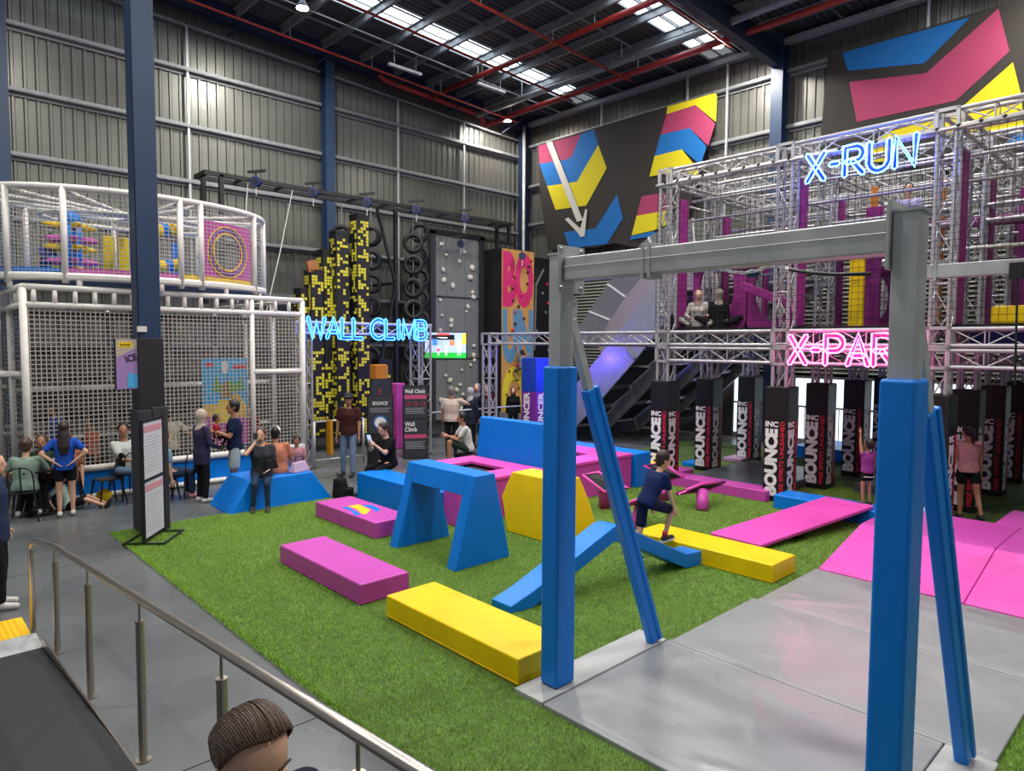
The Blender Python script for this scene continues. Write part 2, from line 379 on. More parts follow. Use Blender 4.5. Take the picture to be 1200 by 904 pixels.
# ---- high bay lamps
LENS = M('lamp_lens', '#fff3dc', rough=.5, emit=60)
lamplab = ['lit high bay lamp under the roof above the left climbing frame', 'lit high bay lamp under the roof near the right wall banners', 'lit high bay lamp in the far corner beside the red pipe']
for i, p in enumerate(LAMPS):
    t = thing('high_bay_lamp', lamplab[i] if i < 3 else 'high bay lamp under the roof outside the picture', 'lamp', p, 0, None if i < 3 else 'high bay lamps outside the view')
    MB().tube([(0, 0, .22), (0, 0, .12), (0, 0, .03), (0, 0, 0)], [.05, .1, .17, .18], 20).build('housing', NAVYD, t, smooth=True)
    MB().tube([(0, 0, 0), (0, 0, -.012)], .15, 20).build('lens', LENS, t)
    MB().tube([(0, 0, .2), (0, 0, ROOF(p[0])-p[2])], .008, 5).build('hanger', GALV, t)
    ld = bpy.data.lights.new('lamp_light', 'AREA'); ld.shape = 'DISK'; ld.size = .5; ld.energy = LAMP_W*(.5 if i == 2 else 1.0); ld.color = (1, .965, .9)
    lo = bpy.data.objects.new('lamp_light', ld); COL.objects.link(lo); lo.parent = t; lo.location = (0, 0, -.03)

# ---- raised ramp the picture is taken from
rp = root('floor_ramp')
RUB = M('black_rubber', '#2a2b2e', rough=.6, var=.25, vscale=60, bump=.2, bscale=90, spec=.4)
RZ = lambda y: .02+max(0, (7.35-y))*.1
def ramp_pt(x, y, dz=0): return (x, y, RZ(y)+dz)
MB().hexa([(-2.5, 0, -.0), (1.04, 0, -.0), (1.04, 7.3, 0), (-2.5, 7.3, 0)], [ramp_pt(-2.5, 0), ramp_pt(1.04, 0), ramp_pt(1.04, 7.3, .01), ramp_pt(-2.5, 7.3, .01)]).build('ramp_deck', RUB, rp)
MB().hexa([(-2.5, -4, 0), (1.04, -4, 0), (1.04, 0, 0), (-2.5, 0, 0)], [(-2.5, -4, RZ(0)), (1.04, -4, RZ(0)), (1.04, 0, RZ(0)), (-2.5, 0, RZ(0))]).build('ramp_landing', RUB, rp)
MB().hexa([(1.045, -4, 0), (1.06, -4, 0), (1.06, 7.32, 0), (1.045, 7.32, 0)], [(1.045, -4, RZ(-1)), (1.06, -4, RZ(-1)), (1.06, 7.32, .12), (1.045, 7.32, .12)]).build('ramp_kerb', INOX, rp)
# metal threshold and tactile plate at the ramp foot
box(-1.2, 1.06, 7.3, 7.72, 0, .035).build('threshold_plate', GALV, rp, bevel=.004)
tp = tag(box(-.42, 1.03, 7.74, 8.33, .001, .012).build('tactile_mat', M('tactile_yellow', '#e9b911', rough=.5)), 'yellow tactile plate on the concrete at the ramp foot', 'mat')
studs = MB()
for i in range(29):
    for j in range(11): studs.disc((-.37+i*.0475, 7.79+j*.05, .012), (0, 0, 1), .012, .006, 8)
tag(studs.build('studs', MATS['tactile_yellow'], tp), kind='stuff')

# ---- stainless handrail
hr = thing('handrail', 'stainless steel handrail with round posts along the ramp edge', 'handrail', (1.14, 7.5, 0))
HX = 1.14; top = lambda y: .94+max(0, (7.55-y))*.1
pts = [(HX-.08, 7.84, .02), (HX-.08, 7.84, .80), (HX-.078, 7.82, .87), (HX-.065, 7.75, .915), (HX-.04, 7.6, .925), (HX, 7.2, top(7.2)), (HX, 6, top(6)), (HX, 3, top(3)), (HX, -1.5, top(-1.5))]
MB().tube(local(hr, pts), .025, 16).build('top_rail', INOX, hr, smooth=True)
for y in (7.15, 5.88, 4.5, 3.17, 1.95, .6, -.8):
    b = max(.0, RZ(y)-.08); p = MB(); p.tube(local(hr, [(HX, y, b), (HX, y, top(y)-.14)]), .025, 14); p.build('rail_post', INOX, hr, smooth=False)
    MB().tube(local(hr, [(HX, y, top(y)-.15), (HX, y, top(y)-.02)]), .008, 8).build('pin', INOX, hr)
    MB().tube(local(hr, [(HX, y, b), (HX, y, b+.012)]), .045, 14).build('base_plate', INOX, hr)
    MB().tube(local(hr, [(HX, y, top(y)-.145), (HX, y, top(y)-.135)]), .028, 14).build('collar', INOX, hr)

# ---- turf
TURF = M('turf_backing', '#50692f', rough=.9, var=.3, vscale=8)
tpoly = [(2.5, -5.8), (17.6, -5.8), (17.6, 10.9), (9.2, 11.0), (6.2, 11.15), (4.0, 11.25), (2.5, 11.2)]
tf = MB().prism([(x, y, 0) for x, y in tpoly], (0, 0, .018)).build('artificial_turf', TURF); tag(tf, 'green artificial grass covering the play floor', 'turf', kind='stuff')
rng = np.random.default_rng(3)
def blades(n, x0, x1, y0, y1, w, h, mask):
    x = rng.uniform(x0, x1, n); y = rng.uniform(y0, y1, n); k = mask(x, y); x = x[k]; y = y[k]; n = len(x)
    a = rng.uniform(0, 6.283, n); l = rng.uniform(0, 6.283, n); hh = h*rng.uniform(.6, 1.1, n); ln = hh*rng.uniform(.2, .9, n)
    v = np.empty((n, 3, 3)); z0 = .016
    v[:, 0] = np.stack([x-np.cos(a)*w, y-np.sin(a)*w, np.full(n, z0)], 1); v[:, 1] = np.stack([x+np.cos(a)*w, y+np.sin(a)*w, np.full(n, z0)], 1)
    v[:, 2] = np.stack([x+np.cos(l)*ln, y+np.sin(l)*ln, z0+hh], 1); return v
inturf = lambda x, y: (y < 11.15-.03*np.abs(x-3)) & ~((x > 3.65) & (x < 12.3) & (y < np.where(x < 5.35, 3.84, 3.5)) & (y > .97)) & ~((x > 3.7)&(x<4.3)&(y>3.85)&(y<8.2)&((y<5.8)|(y>6.25))) & ~((x > 6.9)&(x<11)&(y>8)&(y<9.8))
bl = np.concatenate([blades(330000, 2.5, 6.5, .8, 11.2, .0028, .030, inturf), blades(300000, 6.5, 14.0, 3.2, 11.1, .0036, .030, inturf), blades(60000, 4.6, 9, -2.5, .97, .0035, .030, lambda x, y: x > 0), blades(12000, 2.46, 2.53, .5, 11.2, .004, .03, lambda x, y: x > 0)])
me = bpy.data.meshes.new('grass_blades'); n = len(bl); me.vertices.add(n*3); me.vertices.foreach_set('co', bl.reshape(-1)); me.loops.add(n*3); me.loops.foreach_set('vertex_index', np.arange(n*3, dtype=np.int32))
me.polygons.add(n); me.polygons.foreach_set('loop_start', np.arange(0, n*3, 3, dtype=np.int32)); me.polygons.foreach_set('loop_total', np.full(n, 3, np.int32)); me.update()
gm = M('grass_blade', '#94ba4c', rough=.55, var=.45, vscale=60, spec=.3); me.materials.append(gm)
gb = bpy.data.objects.new('grass_blades', me); COL.objects.link(gb); gb.parent = tf; tag(gb, kind='stuff')
# ================================================================ PLAY FLOOR
def pad_box(name, label, cat, x0, x1, y0, y1, z0, z1, mat, group=None, bev=.02):
    o = box(x0, x1, y0, y1, z0, z1).build(name, mat, bevel=bev); return tag(o, label, cat, group)
GRP = 'foam obstacle blocks on the turf'
def seams(o, pts, r=.004, mat=None):
    MB().tube(pts, r, 5).build('seam', mat or o.data.materials[0], o)
def foam(label, x0, x1, y0, y1, h, mat):
    o = pad_box('foam_block', label, 'block', x0, x1, y0, y1, .015, h, mat, GRP, .018)
    # welted seams along the upper edges and a zip line low on the side
    for a, b in (((x0, y0), (x1, y0)), ((x1, y0), (x1, y1)), ((x1, y1), (x0, y1)), ((x0, y1), (x0, y0))):
        dx = .003 if a[0] == b[0] == x1 else (-.003 if a[0] == b[0] == x0 else 0); dy = -.003 if a[1] == b[1] == y0 else (.003 if a[1] == b[1] == y1 else 0)
        seams(o, [(a[0]+dx, a[1]+dy, .045), (b[0]+dx, b[1]+dy, .045)], .003)
    for x, y in ((x0, y0), (x1, y0), (x0, y1)): seams(o, [(x+(.006 if x == x0 else -.006), y+(.006 if y == y0 else -.006), .04), (x+(.006 if x == x0 else -.006), y+(.006 if y == y0 else -.006), h-.02)], .006)
    return o
foam('long pink foam block, the nearest one to the handrail', 3.70, 4.32, 6.25, 8.2, .25, PINK)
b2 = foam('pink foam block with a blue and yellow chevron printed on top', 5.14, 5.78, 8.27, 10.05, .26, PINK)
def flat(poly, z, mat, parent, name='print', dz=.002):
    return MB().prism([(x, y, z) for x, y in poly], (0, 0, dz)).build(name, mat, parent)
flat([G(x, y, .26)[:2] for x, y in ((407, 593.5), (421, 591.5), (434, 598), (430, 602.5), (424, 603), (418, 597))], .26, YEL, b2, dz=.003)
flat([G(x, y, .26)[:2] for x, y in ((400, 595), (407, 594), (423, 603), (416, 604.5), (412, 599))], .26, BLUE, b2)
flat([G(x, y, .26)[:2] for x, y in ((424, 592), (436, 592), (446, 597), (442, 600.5), (437, 597))], .26, BLUE, b2)
foam('long yellow foam block beside the left leg of the grey steel frame', 3.74, 4.35, 3.88, 5.82, .25, YEL)
foam('long yellow foam block the boy steps on, under the end of the blue beam', 7.58, 8.19, 3.6, 5.58, .245, YEL)
# arch: two trapezoid legs and a bridge
ar = thing('foam_arch', 'blue foam arch with two sloping legs on the turf', 'arch', (5.57, 7.15, 0), 0, GRP)
prof = [(5.11, .015), (6.03, .015), (5.76, 1.16), (5.43, 1.16)]
def arch_leg(y0, y1):
    return MB().prism([(x, y0, z) for x, z in prof], (0, y1-y0, 0))
for y0, y1 in ((6.42, 6.60), (7.69, 7.87)):
    m = arch_leg(y0, y1); m.v = [tuple(V(p)-ar.location) for p in m.v]; m.build('leg', BLUE, ar, bevel=.015)
xa = lambda z: 5.11+(.32/1.145)*(z-.015); xb = lambda z: 6.03-(.27/1.145)*(z-.015)
m = MB().prism([(xa(.90), 6.6, .90), (xb(.90), 6.6, .90), (5.76, 6.6, 1.16), (5.43, 6.6, 1.16)], (0, 1.09, 0)); m.v = [tuple(V(p)-ar.location) for p in m.v]; m.build('bridge', BLUE, ar, bevel=.012)
# yellow trapezoid
def poly_block(name, label, poly, vec, mat, cat='block', bev=.02, group=GRP):
    o = MB().prism(poly, vec).build(name, mat, bevel=bev); return tag(o, label, cat, group)
yw = MB().loft([[(x0_, y0_, z_), (x1_, y0_, z_), (x1_, y1_, z_), (x0_, y1_, z_)] for x0_, x1_, y0_, y1_, z_ in ((6.82, 7.68, 6.29, 7.33, .02), (6.86, 7.53, 6.33, 7.50, .52), (6.94, 7.38, 6.40, 7.36, .9))])
tag(yw.build('foam_wedge', YEL, bevel=.02), 'tall yellow foam wedge between the blue arch and the pink trampoline deck', 'block', GRP)
# blue box and trampoline decks
foam('blue foam box the woman in black sits on', 6.28, 6.85, 8.36, 10.7, .5, BLUE)
def deck(label, x0, x1, y0, y1, h, pit, extra=None):
    t = thing('trampoline_deck', label, 'trampoline', ((x0+x1)/2, (y0+y1)/2, 0)); L = t.location
    px0, px1, py0, py1 = pit; T = .07
    for n, (a, b, c, d) in enumerate(((x0, x1, y0, py0), (x0, x1, py1, y1), (x0, px0, py0, py1), (px1, x1, py0, py1))):
        if b-a > .02 and d-c > .02: box(a-L.x, b-L.x, c-L.y, d-L.y, h-T, h).build('pad', PINK2, t, bevel=.02)
    m = box(x0+.03-L.x, x1-.03-L.x, y0+.02-L.y, y0+.08-L.y, .015, h-T); m.box(x0+.03-L.x, x1-.03-L.x, y1-.08-L.y, y1-.02-L.y, .015, h-T)
    m.box(x0+.02-L.x, x0+.08-L.x, y0+.05-L.y, y1-.05-L.y, .015, h-T); m.box(x1-.08-L.x, x1-.02-L.x, y0+.05-L.y, y1-.05-L.y, .015, h-T)
    m.build('side_panel', PINK, t)
    box(px0-L.x, px1-L.x, py0-L.y, py1-L.y, h-.12, h-.1).build('jump_mat', M('jump_mat', '#1e1d20', rough=.7), t)
    return t
deck('pink trampoline deck in front of the blue sloped wall', 6.87, 8.28, 7.97, 9.85, .70, (7.28, 7.85, 8.45, 9.4))
foam('small pink foam block at the corner of the trampoline deck behind the arch', 6.4, 6.84, 7.97, 8.33, .69, PINK)
deck('pink trampoline deck behind the sloped blue wall', 8.72, 10.73, 7.95, 9.85, .70, (9.2, 10.1, 8.5, 9.4))
poly_block('foam_ramp', 'blue sloped foam wall between the two pink trampoline decks', [(8.29, 7.98, .015), (8.71, 7.98, .015), (8.66, 7.98, 1.42), (8.44, 7.98, 1.42)], (0, 1.87, 0), BLUE)
foam('blue foam box at the far end of the pink trampoline deck', 10.76, 11.25, 7.9, 9.9, .69, BLUE)
foam('small yellow foam block behind the running boy', 11.32, 11.7, 7.9, 8.5, .42, YEL)
# women bench
bn = tag(MB().hexa([(4.15, 11.05, 0), (6.02, 11.12, 0), (6.1, 12.1, 0), (4.2, 12.1, 0)], [(4.52, 11.12, .52), (5.68, 11.2, .52), (5.68, 12.02, .52), (4.52, 12.02, .52)]).build('foam_bench', BLUE, bevel=.02), 'blue trapezoid foam bench two women sit on', 'bench')
# balance beam (bent blue beam)
bb = thing('balance_beam', 'bent blue foam balance beam rising between the two yellow blocks', 'beam', (6.1, 4.9, 0), 0, GRP)
secs = [((4.72, 5.16), .02, .10), ((5.0, 5.12), .02, .2), ((6.08, 4.90), .56, .74), ((6.2, 4.885), .56, .74), ((7.3, 4.72), .03, .21), ((7.62, 4.68), .02, .2), ((7.64, 4.68), .02, .2)]
rings = []
for (x, y), z0, z1 in secs: rings.append([V((x, y-.15, z0))-bb.location, V((x, y+.15, z0))-bb.location, V((x, y+.15, z1))-bb.location, V((x, y-.15, z1))-bb.location])
MB().loft(rings[:4]).build('near_half', BLUE, bb, bevel=.012); MB().loft(rings[3:]).build('far_half', BLUE, bb, bevel=.012)
# pink plank and blue slab
pk = tag(MB().hexa([(8.7, 4.3, .05), (11.3, 3.76, .27), (11.42, 4.55, .27), (8.75, 5.1, .05)], [(8.7, 4.3, .11), (11.3, 3.76, .33), (11.42, 4.55, .33), (8.75, 5.1, .11)]).build('foam_plank', PINK2, bevel=.02), 'long pink padded plank leaning on the blue slab', 'plank')
box(9.6, 9.8, 4.2, 4.6, .02, .09).build('plank_block', DARK, pk)
pad_box('foam_slab', 'low blue slab the small girl stands on', 'slab', 11.2, 11.75, 2.2, 5.34, .015, .26, BLUE)
# low pink strip and dark floor mats under the pillars
pad_box('pink_kerb', 'long low pink padded kerb in front of the dark mats', 'kerb', 11.5, 11.95, 5.62, 7.9, .015, .22, PINK)
pad_box('floor_mat', 'dark grey mat between the front printed pillars', 'mat', 12.0, 14.6, 5.7, 7.5, .015, .2, M('charcoal_mat', '#4b4f55', rough=.32, var=.1, bump=.1, spec=.5))
pad_box('floor_mat', 'pink flat mat behind the running boy', 'mat', 11.55, 13.0, 8.0, 8.75, .015, .12, PINK)
pad_box('floor_mat', 'pale pink mat beyond the second row of pillars', 'mat', 14.9, 15.9, 7.9, 8.4, .015, .12, M('pale_pink_vinyl', '#b590b0', rough=.4))
pad_box('floor_mat', 'small blue mat on the turf beyond the running boy', 'mat', 13.6, 14.4, 8.2, 8.7, .015, .12, BLUE)
pad_box('floor_mat', 'dark grey mat behind the girl with raised arm', 'mat', 13.6, 16.8, 3.3, 4.9, .015, .2, MATS['charcoal_mat'])
pad_box('floor_mat', 'blue mat far behind the printed pillars near the glazed doors', 'mat', 16.9, 18.6, 4.6, 7.6, .0, .3, BLUE)
# grey crash mats
cm = thing('crash_mat', 'large grey crash mat under the steel frame', 'mat', (6, 2.4, 0))
def lb(x0, x1, y0, y1, z0, z1, L): return box(x0-L.x, x1-L.x, y0-L.y, y1-L.y, z0-L.z, z1-L.z)
def wavy(x0, x1, y0, y1, z, L, nx=26, ny=44, amp=.006, seed=1):
    r = random.Random(seed); ph = [(r.uniform(2, 5), r.uniform(-3, 3), r.uniform(0, 6)) for _ in range(5)]
    cr = [(r.uniform(x0, x1), r.uniform(y0, y1), r.uniform(0, 3.14), r.uniform(.3, .8)) for _ in range(7)]
    vs = []
    for j in range(ny+1):
        for i in range(nx+1):
            x = x0+(x1-x0)*i/nx; y = y0+(y1-y0)*j/ny; e = min(i, nx-i, 3)/3*min(j, ny-j, 3)/3
            h = sum(math.sin(a*x+b*y+c) for a, b, c in ph)/5*amp
            for cx_, cy_, an, ln in cr:
                dx, dy = x-cx_, y-cy_; u = dx*math.cos(an)+dy*math.sin(an); v = -dx*math.sin(an)+dy*math.cos(an)
                if abs(u) < ln: h += .016*math.exp(-(v/.03)**2)*(1-(u/ln)**2)
            vs.append((x-L.x, y-L.y, z-L.z-(1-min(1, min(i, nx-i, j, ny-j)/1.0))*.012+h*e))
    n = nx+1; fs = [(j*n+i, j*n+i+1, (j+1)*n+i+1, (j+1)*n+i) for j in range(ny) for i in range(nx)]
    return MB().add(vs, fs)
L = cm.location
for i, (a, b) in enumerate(((3.66, 5.337), (5.339, 6.877), (6.879, 8.42))):
    y0, y1 = (1.27, 3.52) if i == 0 else (.97, 3.82-.27*(i > 0)-.05*i)
    lb(a, b, y0, y1, .0, .055, L).build('mat_panel', GREYV, cm, bevel=.012)
    wavy(a+.012, b-.012, y0+.012, y1-.012, .0575, L, seed=i+4, amp=.005).build('mat_cover', GREYV, cm, smooth=True)
lb(3.66, 5.33, 3.53, 3.84, 0, .06, L).build('edge_strip', GREYL, cm, bevel=.01)
lb(3.66, 5.33, .95, 1.26, 0, .06, L).build('edge_strip', GREYL, cm, bevel=.01)
for x in (5.337, 6.877): MB().tube([(x-L.x, .99-L.y, .056), (x-L.x, 3.5-L.y, .056)], .009, 6).build('seam', GREYL, cm)
# pink incline and platform
inc = thing('pink_incline', 'wide bright pink padded incline rising behind the grey mat', 'ramp', (9.1, 2.1, 0)); L = inc.location
def lpoly(pts, vec, L): m = MB().prism(pts, vec); m.v = [tuple(V(p)-L) for p in m.v]; return m
xs = .0
for i, (a, b) in enumerate(((.3, 1.88), (1.885, 3.42))):
    lpoly([(8.43, a, .0), (9.78, a, .0), (9.78, a, .38), (8.43, a, .065)], (0, b-a, 0), L).build('slope_pad', PINK2, inc, bevel=.012)
pf = thing('pink_platform', 'low bright pink padded platform at the top of the incline', 'platform', (10.7, 2.1, 0)); L = pf.location
for (a, b, c, d) in ((9.79, 11.18, .3, 1.88), (9.79, 11.18, 1.885, 3.42), (11.185, 12.3, .3, 2.18)):
    lb(a, b, c, d, .01, .385, L).build('platform_pad', PINK, pf, bevel=.012)
# tilted rebounders
def rebounder(label, x, y, cs):
    t = thing('rebounder', label, 'rebounder', (x, y, 0)); L = t.location; c = [G(*q)-L for q in cs]; ctr = sum(c, V((0, 0, 0)))/4; h = ctr.z
    MB().tube([(0, 0, .015), (ctr.x*.6, ctr.y*.6, h-.03)], .10, 18).build('post', PINK, t, smooth=True)
    f = MB(); f.tube(c, .03, 8, closed=True); f.build('frame', PINK2, t, smooth=True)
    up_ = V((0, 0, .006)); MB().add([p+up_ for p in c]+[p-up_*2 for p in c], [(0, 1, 2), (0, 2, 3), (6, 5, 4), (7, 6, 4), (0, 4, 5, 1), (1, 5, 6, 2), (2, 6, 7, 3), (3, 7, 4, 0)]).build('bounce_mat', MATS['jump_mat'], t)
    return t
rebounder('tilted pink rebounder on a post behind the left frame brace', 9.05, 7.28, [(683, 557, .60), (701, 554, .64), (736, 572.5, .44), (708, 577, .36)])
rebounder('pink rebounder on a short post directly behind the running boy', 8.4, 6.15, [(733, 592, .40), (752, 588, .34), (778, 577, .46), (765, 579, .54)])
rebounder('pink rebounder seen edge on beside the front printed pillar', 10.12, 6.05, [(793, 579, .30), (826, 575, .24), (849, 565, .36), (822, 567.5, .43)])
rebounder('tilted pink rebounder with black mat beyond the boy', 10.3, 6.95, [(755, 545.5, .66), (774, 543, .70), (802, 559.5, .50), (787, 562, .42)])

# ---------------------------------------------------------------- grey steel swing frame
sf = thing('swing_frame', 'tall grey steel frame with blue padded legs standing on the mat', 'frame', (3.98, 2.4, .055)); L = sf.location
def bolt(p, n, r=.016):
    m = MB(); n = V(n); p = V(p)-L; m.disc(p, n, r*1.5, .004, 12); m.disc(p+n*.004, n, r, .016, 6); m.build('bolt', CHROME, sf)
for y in (3.665, 1.2):
    lb(3.905, 4.055, y-.065, y+.065, .06, 3.50, L).build('post', GALV, sf, bevel=.008)
    m = lb(3.895, 4.065, y-.075, y+.075, 3.495, 3.51, L); m.build('cap_plate', GALV, sf)
    lb(3.865, 4.09, y-.09, y+.09, .065, 2.63, L).build('leg_pad', BLUE, sf, bevel=.022, seg=3)
    s = -1 if y > 2 else 1
    yf = y+s*.066
    lb(3.86, 4.16, min(yf, yf+s*.014), max(yf, yf+s*.014), 3.2, 3.56, L).build('end_plate', GALV, sf, bevel=.002)
    for (bx, bz) in ((3.89, 3.53), (4.12, 3.53), (3.89, 3.24), (4.12, 3.24)): bolt((bx, yf+s*.014, bz), (0, s, 0))
    # brace: bracket plate, steel section, blue pad
    lb(4.058, 4.16, y-.012, y+.004, 2.92, 3.17, L).build('brace_plate', GALV, sf, bevel=.002)
    for bz in (2.96, 3.13): bolt((4.12, y-.012, bz), (0, -1, 0), .014)
    a = V((4.09, y, 3.0))-L; b = V((5.2, y-.08, .065))-L; m = MB(); m.bar(a, b, .07, .07); m.build('brace', GALV, sf, bevel=.004)
    d = (b-a); p0 = a+d*.19; m = MB(); m.bar(p0, b, .085, .13); m.build('brace_pad', BLUE, sf, bevel=.02, seg=3)
    m = MB(); m.bar(p0+V((.055, -.0, .02)), b+V((.045, 0, .02)), .12, .05); m.build('brace_pad', BLUE, sf, bevel=.015, seg=3)
lb(3.905, 4.055, 1.29, 3.58, 3.29, 3.47, L).build('crossbeam', GALV, sf, bevel=.012)
lb(3.900, 4.060, 2.83, 2.855, 3.26, 3.50, L).build('splice_plate', GALV, sf, bevel=.002); lb(3.900, 4.060, 2.775, 2.80, 3.26, 3.50, L).build('splice_plate', GALV, sf, bevel=.002)
MB().tube([V((3.9, 1.29, 3.395))-L, V((3.9, 3.58, 3.395))-L], .003, 5).build('weld_line', GALV, sf)
# second frame beam running off to the right
s2 = thing('trapeze_beam', 'pale grey steel beam running out of frame right behind the steel post', 'beam', (8, 2.3, 0)); L = s2.location
lb(7.93, 8.07, .2, 2.32, 3.50, 3.635, L).build('beam', GALV, s2, bevel=.006)
lb(7.92, 8.08, 2.14, 2.16, 3.47, 3.68, L).build('splice_plate', GALV, s2)
for y in (2.38, .12): lb(7.93, 8.07, y-.07, y+.07, .02, 3.66, L).build('post', GALV, s2, bevel=.006)
MB().tube([V((7.88, 1.45, 3.49))-L, V((7.88, 1.44, 2.9))-L, V((7.88, 1.43, 2.45))-L], .01, 6).build('rope', BLK, s2)
lb(7.86, 7.92, 1.40, 1.52, 3.44, 3.60, L).build('pulley', BLK, s2, bevel=.01)
# chain and rope under the main beam
ch = thing('hanging_chain', 'chain and dark rope slung under the grey crossbeam', 'chain', (4.0, 1.9, 3.2)); L = ch.location
ps = [PX(x, y, 4.3) for x, y in ((845, 316), (858, 319), (872, 320), (885, 318), (896, 314), (906, 312), (915, 312), (925, 316))]
for i in range(len(ps)-1):
    for t_ in (0, .5):
        p = ps[i].lerp(ps[i+1], t_); q = ps[i].lerp(ps[i+1], t_+.45); d = (q-p).normalized(); o_ = d.orthogonal().normalized()*.008
        if t_: o_ = d.cross(o_)
        MB().tube([p-L+o_, q-L+o_, q-L-o_, p-L-o_], .004, 5, closed=True).build('chain_link', CHROME, ch)
MB().tube([p-L for p in [PX(925, 316, 4.3), PX(950, 320, 4.3), PX(980, 322, 4.3), PX(1020, 321, 4.3)]], .012, 8).build('rope', BLK, ch, smooth=True)
MB().ell(PX(882, 321, 4.35)-L, .04, .05, .03).build('pulley', NAVY, ch, smooth=True)
# ================================================================ ROPES COURSE RIG
rig = thing('ropes_course', 'tall aluminium truss climbing rig with purple pads, nets and printed pillars', 'climbing rig', (0, 0, 0))
_tr = {}
def truss_mesh(L, w_=.31, r=.032, rl=.013, seg=.46):
    k = (round(L, 2), w_, r)
    if k in _tr: return _tr[k]
    h = w_/2-r; ch = MB()
    for x in (-h, h):
        for y in (-h, h): ch.tube([(x, y, 0), (x, y, L)], r, 7, caps=False)
    lc = MB(); n = max(2, round(L/seg)); s = L/n
    for i in range(n):
        z0, z1 = i*s, (i+1)*s
        for (a, b) in (((-h, -h), (h, -h)), ((h, -h), (h, h)), ((h, h), (-h, h)), ((-h, h), (-h, -h))):
            if i % 2 == 0: lc.tube([(*a, z0), (*b, z1)], rl, 4, caps=False)
            else: lc.tube([(*b, z0), (*a, z1)], rl, 4, caps=False)
            if i % 2 == 0: lc.tube([(*a, z0+.01), (*b, z0+.01)], rl, 4, caps=False)
    _tr[k] = (ch.mesh('chords', ALU, smooth=True, fix=False), lc.mesh('lacing', ALU, smooth=True, fix=False)); return _tr[k]
def truss(a, b, parent, name='truss_beam', **kw):
    a = V(a); b = V(b); d = b-a; cm_, lm_ = truss_mesh(d.length, **kw); z = d.normalized()
    x = V((0, 0, 1)).cross(z) if abs(z.z) < .9 else V((1, 0, 0)); x.normalize(); y = z.cross(x)
    mt = Matrix(((x.x, y.x, z.x, a.x), (x.y, y.y, z.y, a.y), (x.z, y.z, z.z, a.z), (0, 0, 0, 1)))
    o = inst(cm_, name, parent, mt); inst(lm_, 'lacing', o); return o
def node_mesh(s=.33, h=.33):
    m = MB(); a = s/2; t = .05
    for x in (-1, 1):
        for y in (-1, 1): m.box(x*a-(t if x > 0 else 0), x*a+(0 if x > 0 else t), y*a-(t if y > 0 else 0), y*a+(0 if y > 0 else t), -h/2, h/2)
    for z in (-h/2, h/2-t):
        for x in (-1, 1): m.box(x*a-(.012 if x > 0 else 0), x*a+(0 if x > 0 else .012), -a, a, z, z+t)
        for y in (-1, 1): m.box(-a, a, y*a-(.012 if y > 0 else 0), y*a+(0 if y > 0 else .012), z, z+t)
    return m.mesh('node', ALU)
ND = node_mesh()
RX = [11.86, 13.55, 15.42, 17.2]; RY = [8.0, 5.55, 3.1, .6]
TOP = 6.32
P_LET = text_mesh('BOUNCE', 1.20, .235, .004, WHT, .06); P_INC = text_mesh('INC', .235, .10, .004, WHT, .04); P_RED = text_mesh('FREE SPIRITS UNLEASHED', 1.34, .075, .004, REDP, .02)
P_LET2 = P_LET
def pillar(x, y, z1, parent, body=DARK, s=.43, lett=True, z0=.02):
    o = box(-s/2, s/2, -s/2, s/2, z0, z1).build('pillar_pad', body, parent, bevel=.02); o.location = (x, y, 0)
    if lett:
        e = .002
        # face looking to -x: text column runs upward, local x = up
        for (org, u, v) in (((-s/2-e, s/2-.03, .16), (0, 0, 1), None), ((-s/2+.03, -s/2-e, .16), (0, 0, 1), None)):
            if org[0] < -s/2:   # -x face, reader sees +y on the left
                inst(P_LET, 'lettering', o, frame((org[0], s/2-.265, .13), (0, 0, 1), (0, 1, 0)))
                inst(P_INC, 'lettering', o, frame((org[0], s/2-.03, 1.36), (0, -1, 0), (0, 0, 1)))
                inst(P_RED, 'red_lettering', o, frame((org[0], -s/2+.05, .13), (0, 0, 1), (0, 1, 0)))
            else:
                inst(P_LET, 'lettering', o, frame((-s/2+.265, org[1], .13), (0, 0, 1), (-1, 0, 0)))
                inst(P_INC, 'lettering', o, frame((-s/2+.03, org[1], 1.36), (1, 0, 0), (0, 0, 1)))
                inst(P_RED, 'red_lettering', o, frame((s/2-.05, org[1], .13), (0, 0, 1), (-1, 0, 0)))
    return o
NTC = MB()
for i, x in enumerate(RX):
    for j, y in enumerate(RY):
        truss((x, y, .1), (x, y, TOP-.3), rig, 'truss_post')
        pillar(x, y, 2.08, rig)
        for z in (TOP-.165, 2.94, 2.62): 
            if i < 2 or z > 5: inst(ND, 'truss_node', rig, loc=(x, y, z))
        sl = box(-.0, .30, -.05, .05, 3.15, 5.75-.12*i).build('purple_pad', PURP, rig, bevel=.015); sl.location = (x+.16, y-.12, 0)
        if i == 1 and j in (1, 2): sl2 = box(-.04, .04, -.15, .15, 3.15, 5.5).build('purple_pad', PURP, rig, bevel=.015); sl2.location = (x+.75, y-.6, 0)
for i, x in enumerate(RX):
    for j in range(3):
        a, b = RY[j+1]+.165, RY[j]-.165
        for z in ((TOP-.165,) + ((2.94, 2.62) if i < 2 else (2.94,))): truss((x, a, z), (x, b, z), rig)
        if i: truss((x, a, 5.0), (x, b, 5.0), rig, seg=.5)
for y in RY:
    for i in range(3):
        for z in (TOP-.165, 2.94): truss((RX[i]+.165, y, z), (RX[i+1]-.165, y, z), rig)
